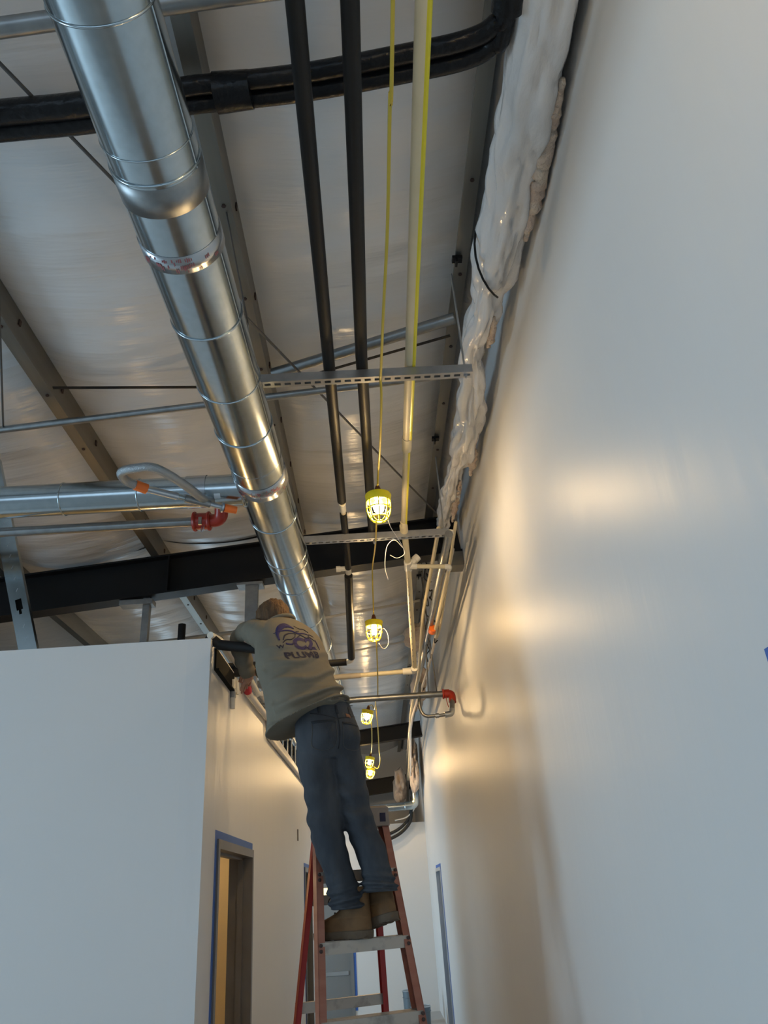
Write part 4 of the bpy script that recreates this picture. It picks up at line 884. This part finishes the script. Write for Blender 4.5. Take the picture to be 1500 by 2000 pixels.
# trouser details
def on_surface(objs, o_, d_):
    best = None
    for bv in objs:
        h_ = bv.ray_cast(o_, d_)
        if h_[0] is not None and (best is None or h_[3] < best[3]): best = h_
    return best
bpy.context.view_layer.update()
dg = bpy.context.evaluated_depsgraph_get()
def bvh_of(o):
    ev = o.evaluated_get(dg); me_ = ev.to_mesh(); mw = o.matrix_world
    bv = BVHTree.FromPolygons([mw @ v.co for v in me_.vertices], [tuple(p.vertices) for p in me_.polygons]); ev.to_mesh_clear(); return bv
bj = bvh_of(jeans); bs = bvh_of(shirt)
def strip(bv, org, ex, ey, dr, pts, wid, off, name, m_, parent, closed=False, sub=5):
    """ribbon drawn in the plane (ex, ey) through org and laid on the cloth along dr"""
    P = cat([(p[0], p[1], 0) for p in pts], sub) if sub > 1 else [V((p[0], p[1], 0)) for p in pts]
    ws = wid if isinstance(wid, (list, tuple)) else None
    vs = []; ok = True
    for i, p in enumerate(P):
        t_ = (P[min(i+1, len(P)-1)]-P[max(i-1, 0)]); t_.normalize(); nrm = V((-t_.y, t_.x, 0))
        if ws:
            q_ = i/(len(P)-1)*(len(ws)-1); k = min(int(q_), len(ws)-2); w_ = ws[k]*(1-(q_-k))+ws[k+1]*(q_-k)
        else: w_ = wid
        for s_ in (-1, 1):
            c = p+nrm*s_*w_/2; h_ = bv.ray_cast(V(org)+ex*c.x+ey*c.y-dr*1.0, dr)
            if h_[0] is None: return None
            vs.append(h_[0]-dr*off)
    fs = [(2*i, 2*i+1, 2*i+3, 2*i+2) for i in range(len(P)-1)]
    b_ = MB().add(vs, fs); o_ = b_.build(name, m_, parent, smooth='all')
    sd_ = o_.modifiers.new('solid', 'SOLIDIFY'); sd_.thickness = 0.0012; sd_.offset = 0
    return o_
jx = -j1; jy = V((0, 0, 1)); jd = j2; jo = V((-0.243, 4.10, 2.55))
for s_ in (-1, 1):
    c0 = s_*0.082
    strip(bj, jo, jx, jy, jd, [(c0-0.062, 0.062), (c0+0.062, 0.070 if s_ < 0 else 0.055)], 0.014, 0.0015, 'pocket_edge', 'denim_seam', jeans)
    strip(bj, jo, jx, jy, jd, [(c0-0.062, 0.06), (c0-0.058, -0.05), (c0, -0.078), (c0+0.058, -0.05), (c0+0.062, 0.06)], 0.0035, 0.0015, 'pocket_stitch', 'denim_stitch', jeans)
    strip(bj, jo, jx, jy, jd, [(c0-s_*0.08, 0.085), (c0+s_*0.06, 0.115)], 0.005, 0.0015, 'yoke_seam', 'denim_seam', jeans)
strip(bj, jo, jx, jy, jd, [(0.0, 0.13), (0.002, 0.04), (0.0, -0.07)], 0.005, 0.0015, 'seat_seam', 'denim_seam', jeans)
for x_ in (-0.10, 0.0, 0.09):
    strip(bj, jo, jx, jy, jd, [(x_, 0.112), (x_, 0.160)], 0.014, 0.004, 'belt_loop', 'denim_seam', jeans)
strip(bj, jo, jx, jy, jd, [(0.055, 0.108), (0.085, 0.105)], 0.020, 0.003, 'leather_patch', 'leather_patch', jeans)

# print on the back of the shirt: curved marlin-like emblem, letters
tx = -TL; ty = V((-0.16, 0.05, 0.98)).normalized(); ty = (ty-tx*ty.dot(tx)*0.0).normalized(); td = TF.copy(); to = V((-0.395, 4.13, 2.95))+tx*0.034+ty*0.012
def put_text(body_, size, x0, y0, m_, nm, extr=0.0):
    cu = bpy.data.curves.new('t', 'FONT'); cu.body = body_; cu.size = size; cu.resolution_u = 3; cu.offset = extr; cu.space_character = 1.08
    ot = bpy.data.objects.new('t', cu); COL.objects.link(ot); bpy.context.view_layer.update()
    me_ = bpy.data.meshes.new_from_object(ot.evaluated_get(bpy.context.evaluated_depsgraph_get())); bpy.data.objects.remove(ot)
    bm = bmesh.new(); bm.from_mesh(me_)
    bmesh.ops.triangulate(bm, faces=bm.faces)
    bmesh.ops.subdivide_edges(bm, edges=[e for e in bm.edges if e.calc_length() > size*0.12], cuts=2, use_grid_fill=False); bmesh.ops.triangulate(bm, faces=bm.faces)
    dead = []
    for v_ in bm.verts:
        h_ = bs.ray_cast(to+tx*(x0+v_.co.x*1.15)+ty*(y0+v_.co.y)-td*1.0, td)
        if h_[0] is None: dead.append(v_)
        else: v_.co = h_[0]-td*0.0022-o0
    bmesh.ops.delete(bm, geom=dead, context='VERTS')
    me2 = bpy.data.meshes.new(nm); bm.to_mesh(me2); bm.free(); me2.materials.append(MATS[m_])
    o_ = bpy.data.objects.new(nm, me2); COL.objects.link(o_); o_.parent = shirt; ORG[o_.name] = o0
    return o_
tx = (tx+ty*0.14).normalized()
put_text('PLUMB', 0.058, -0.190, 0.028, 'ink_dark', 'lettering', 0.0026)
put_text('C2', 0.100, -0.118, 0.088, 'ink_purple', 'lettering', 0.0055)
put_text('W', 0.030, -0.212, 0.098, 'ink_dark', 'lettering', 0.0008)
EM = [  # strokes of the leaping fish emblem: points (right, up), widths, ink
    ([(-0.185, 0.150), (-0.180, 0.195), (-0.150, 0.235), (-0.110, 0.250), (-0.070, 0.225)], [0.006, 0.016, 0.030, 0.034, 0.006], 'ink_purple'),
    ([(-0.198, 0.200), (-0.150, 0.212), (-0.100, 0.210), (-0.060, 0.190), (-0.020, 0.192), (0.02, 0.18)], [0.002, 0.007, 0.010, 0.012, 0.008, 0.003], 'ink_purple'),
    ([(-0.165, 0.150), (-0.145, 0.180), (-0.110, 0.192), (-0.075, 0.185)], [0.004, 0.008, 0.006, 0.003], 'ink_dark'),
    ([(-0.175, 0.130), (-0.150, 0.150), (-0.120, 0.150), (-0.085, 0.170)], [0.003, 0.006, 0.006, 0.003], 'ink_dark'),
    ([(-0.160, 0.125), (-0.130, 0.118), (-0.105, 0.135)], [0.012, 0.010, 0.003], 'ink_purple'),
    ([(-0.130, 0.112), (-0.112, 0.125), (-0.095, 0.118)], [0.003, 0.006, 0.003], 'ink_dark'),
    ([(-0.075, 0.165), (-0.045, 0.178), (-0.015, 0.160), (0.015, 0.165), (0.045, 0.140)], [0.003, 0.006, 0.005, 0.006, 0.003], 'ink_dark'),
    ([(-0.060, 0.245), (-0.030, 0.225), (0.000, 0.222), (0.025, 0.200)], [0.003, 0.005, 0.006, 0.003], 'ink_dark'),
    ([(-0.090, 0.165), (-0.070, 0.200), (-0.045, 0.205)], [0.003, 0.006, 0.003], 'ink_dark'),
    ([(0.000, 0.155), (0.020, 0.185), (0.050, 0.170)], [0.003, 0.006, 0.003], 'ink_dark'),
    ([(-0.060, 0.085), (-0.035, 0.100), (-0.015, 0.080), (0.010, 0.100), (0.03, 0.082)], [0.002, 0.005, 0.004, 0.005, 0.002], 'ink_dark'),
    ([(0.050, 0.150), (0.056, 0.120), (0.058, 0.085)], [0.004, 0.009, 0.003], 'ink_purple')]
for pts, ws, ink in EM:
    strip(bs, to, tx, ty, td, pts, ws, 0.002, 'emblem_stroke', ink, shirt)

# ------------------------------------------------------------------ pipework on top of the left partition by the worker
wp = thing('wall_top_pipe', (-0.9, 4.8, 3.1), 'white plastic pipe bending over the left partition beside the worker\'s arm', 'pipe')
MB().tube(bend([(-0.93, 4.10+0.14, 3.225), (-0.895, 4.40, 3.235), (-0.895, 4.72, 3.25), (-0.89, 5.18, 3.245), (-0.89, 5.32, 3.20)], 0.06), 0.021, 14).build('pipe_length', 'cpvc_white', wp, smooth=True)
MB().tube([(-0.89, 5.12, 3.25), (-0.89, 5.26, 3.235)], 0.03, 14).build('coupling', 'cpvc_white', wp, smooth=True)
MB().tube([(-0.89, 5.30, 3.205), (-0.89, 5.40, 3.165)], 0.030, 14).build('red_fitting', 'red_plastic', wp, smooth=True)
MB().tube([(-0.86, 5.28, 3.23), (-0.84, 5.55, 3.18)], 0.022, 14).build('side_arm', 'cpvc_white', wp, smooth=True)
MB().tube([(-0.905, 4.88, 3.12), (-0.905, 4.89, 2.93)], 0.018, 12).build('stub', 'cpvc_white', wp, smooth=True)
MB().lathe((-0.905, 4.885, 3.0), [(0.022, 0), (0.024, 0.03), (0.022, 0.06)], 12).build('valve', 'braid', wp, smooth=True)
MB().tube([(-0.90, 4.99, 3.14), (-0.90, 5.0, 3.05)], 0.016, 12).build('stub', 'cpvc_white', wp, smooth=True)
gx = thing('gap_shade_plate', (-0.91, 4.62, 3.06), 'dark plate standing in for the shaded gap in the left partition below the white pipe', 'shade plate')  # dark plate laid on the wall in place of a shaded gap
MB().box((XL, 4.34, 3.05), (XL+0.012, 4.95, 3.175)).build('back', 'opening_shade', gx)
MB().box((XL, 4.34, 3.04), (XL+0.03, 4.95, 3.05)).build('lip', 'opening_shade', gx)
tag(MB().tube([(-0.95, 4.29, 3.236), (-0.88, 4.285, 3.175), (-0.605, 4.275, 3.125)], 0.031, 18).build('foam_pipe_stub', 'foam_black', smooth=True), 'short black foam pipe in front of the worker\'s sleeve', 'pipe')
tag(MB().tube([(-1.0, 5.0, 3.22), (-0.62, 5.15, 3.26)], 0.05, 18).build('foam_pipe_stub', 'foam_black', smooth=True), 'thicker black foam pipe below the sleeve by the red fitting', 'pipe')
tag(MB().tube([(-0.885, 5.42, 3.155), (-0.885, 6.85, 3.20)], 0.024, 14).build('wall_conduit', 'tie_white', smooth=True), 'outer pale conduit along the top of the left partition', 'conduit')
tag(MB().tube([(-0.86, 5.9, 3.27), (-0.86, 7.3, 3.28)], 0.020, 14).build('wall_conduit', 'tie_white', smooth=True), 'inner pale conduit along the top of the left partition', 'conduit')
tag(MB().tube(bend([(-0.90, 6.55, 3.20), (-0.90, 6.58, 3.06), (-0.90, 9.4, 3.10), (-0.90, 11.3, 3.10)], 0.06), 0.020, 12).build('wall_rail', 'tie_white', smooth=True), 'pale rail pipe along the left partition behind the worker\'s hip', 'conduit')
ORD = ['nearest', 'second', 'third', 'fourth', 'fifth', 'sixth', 'seventh', 'eighth', 'farthest']
for i in range(9):
    y = 6.9+i*0.42
    tag(MB().tube([(-0.96, y, WT-0.01), (-0.96, y+0.02, WT+0.30)], 0.009, 8).build('riser', 'alu', smooth=True), ORD[i]+' of the thin metal risers standing on the left partition', 'riser', 'risers on the left partition')
tag(MB().tube([(-0.96, 6.5, WT+0.29), (-0.96, 10.6, WT+0.31)], 0.028, 12).build('riser_header', 'galv_dull', smooth=True), 'dark metal header pipe joining the thin risers', 'pipe')
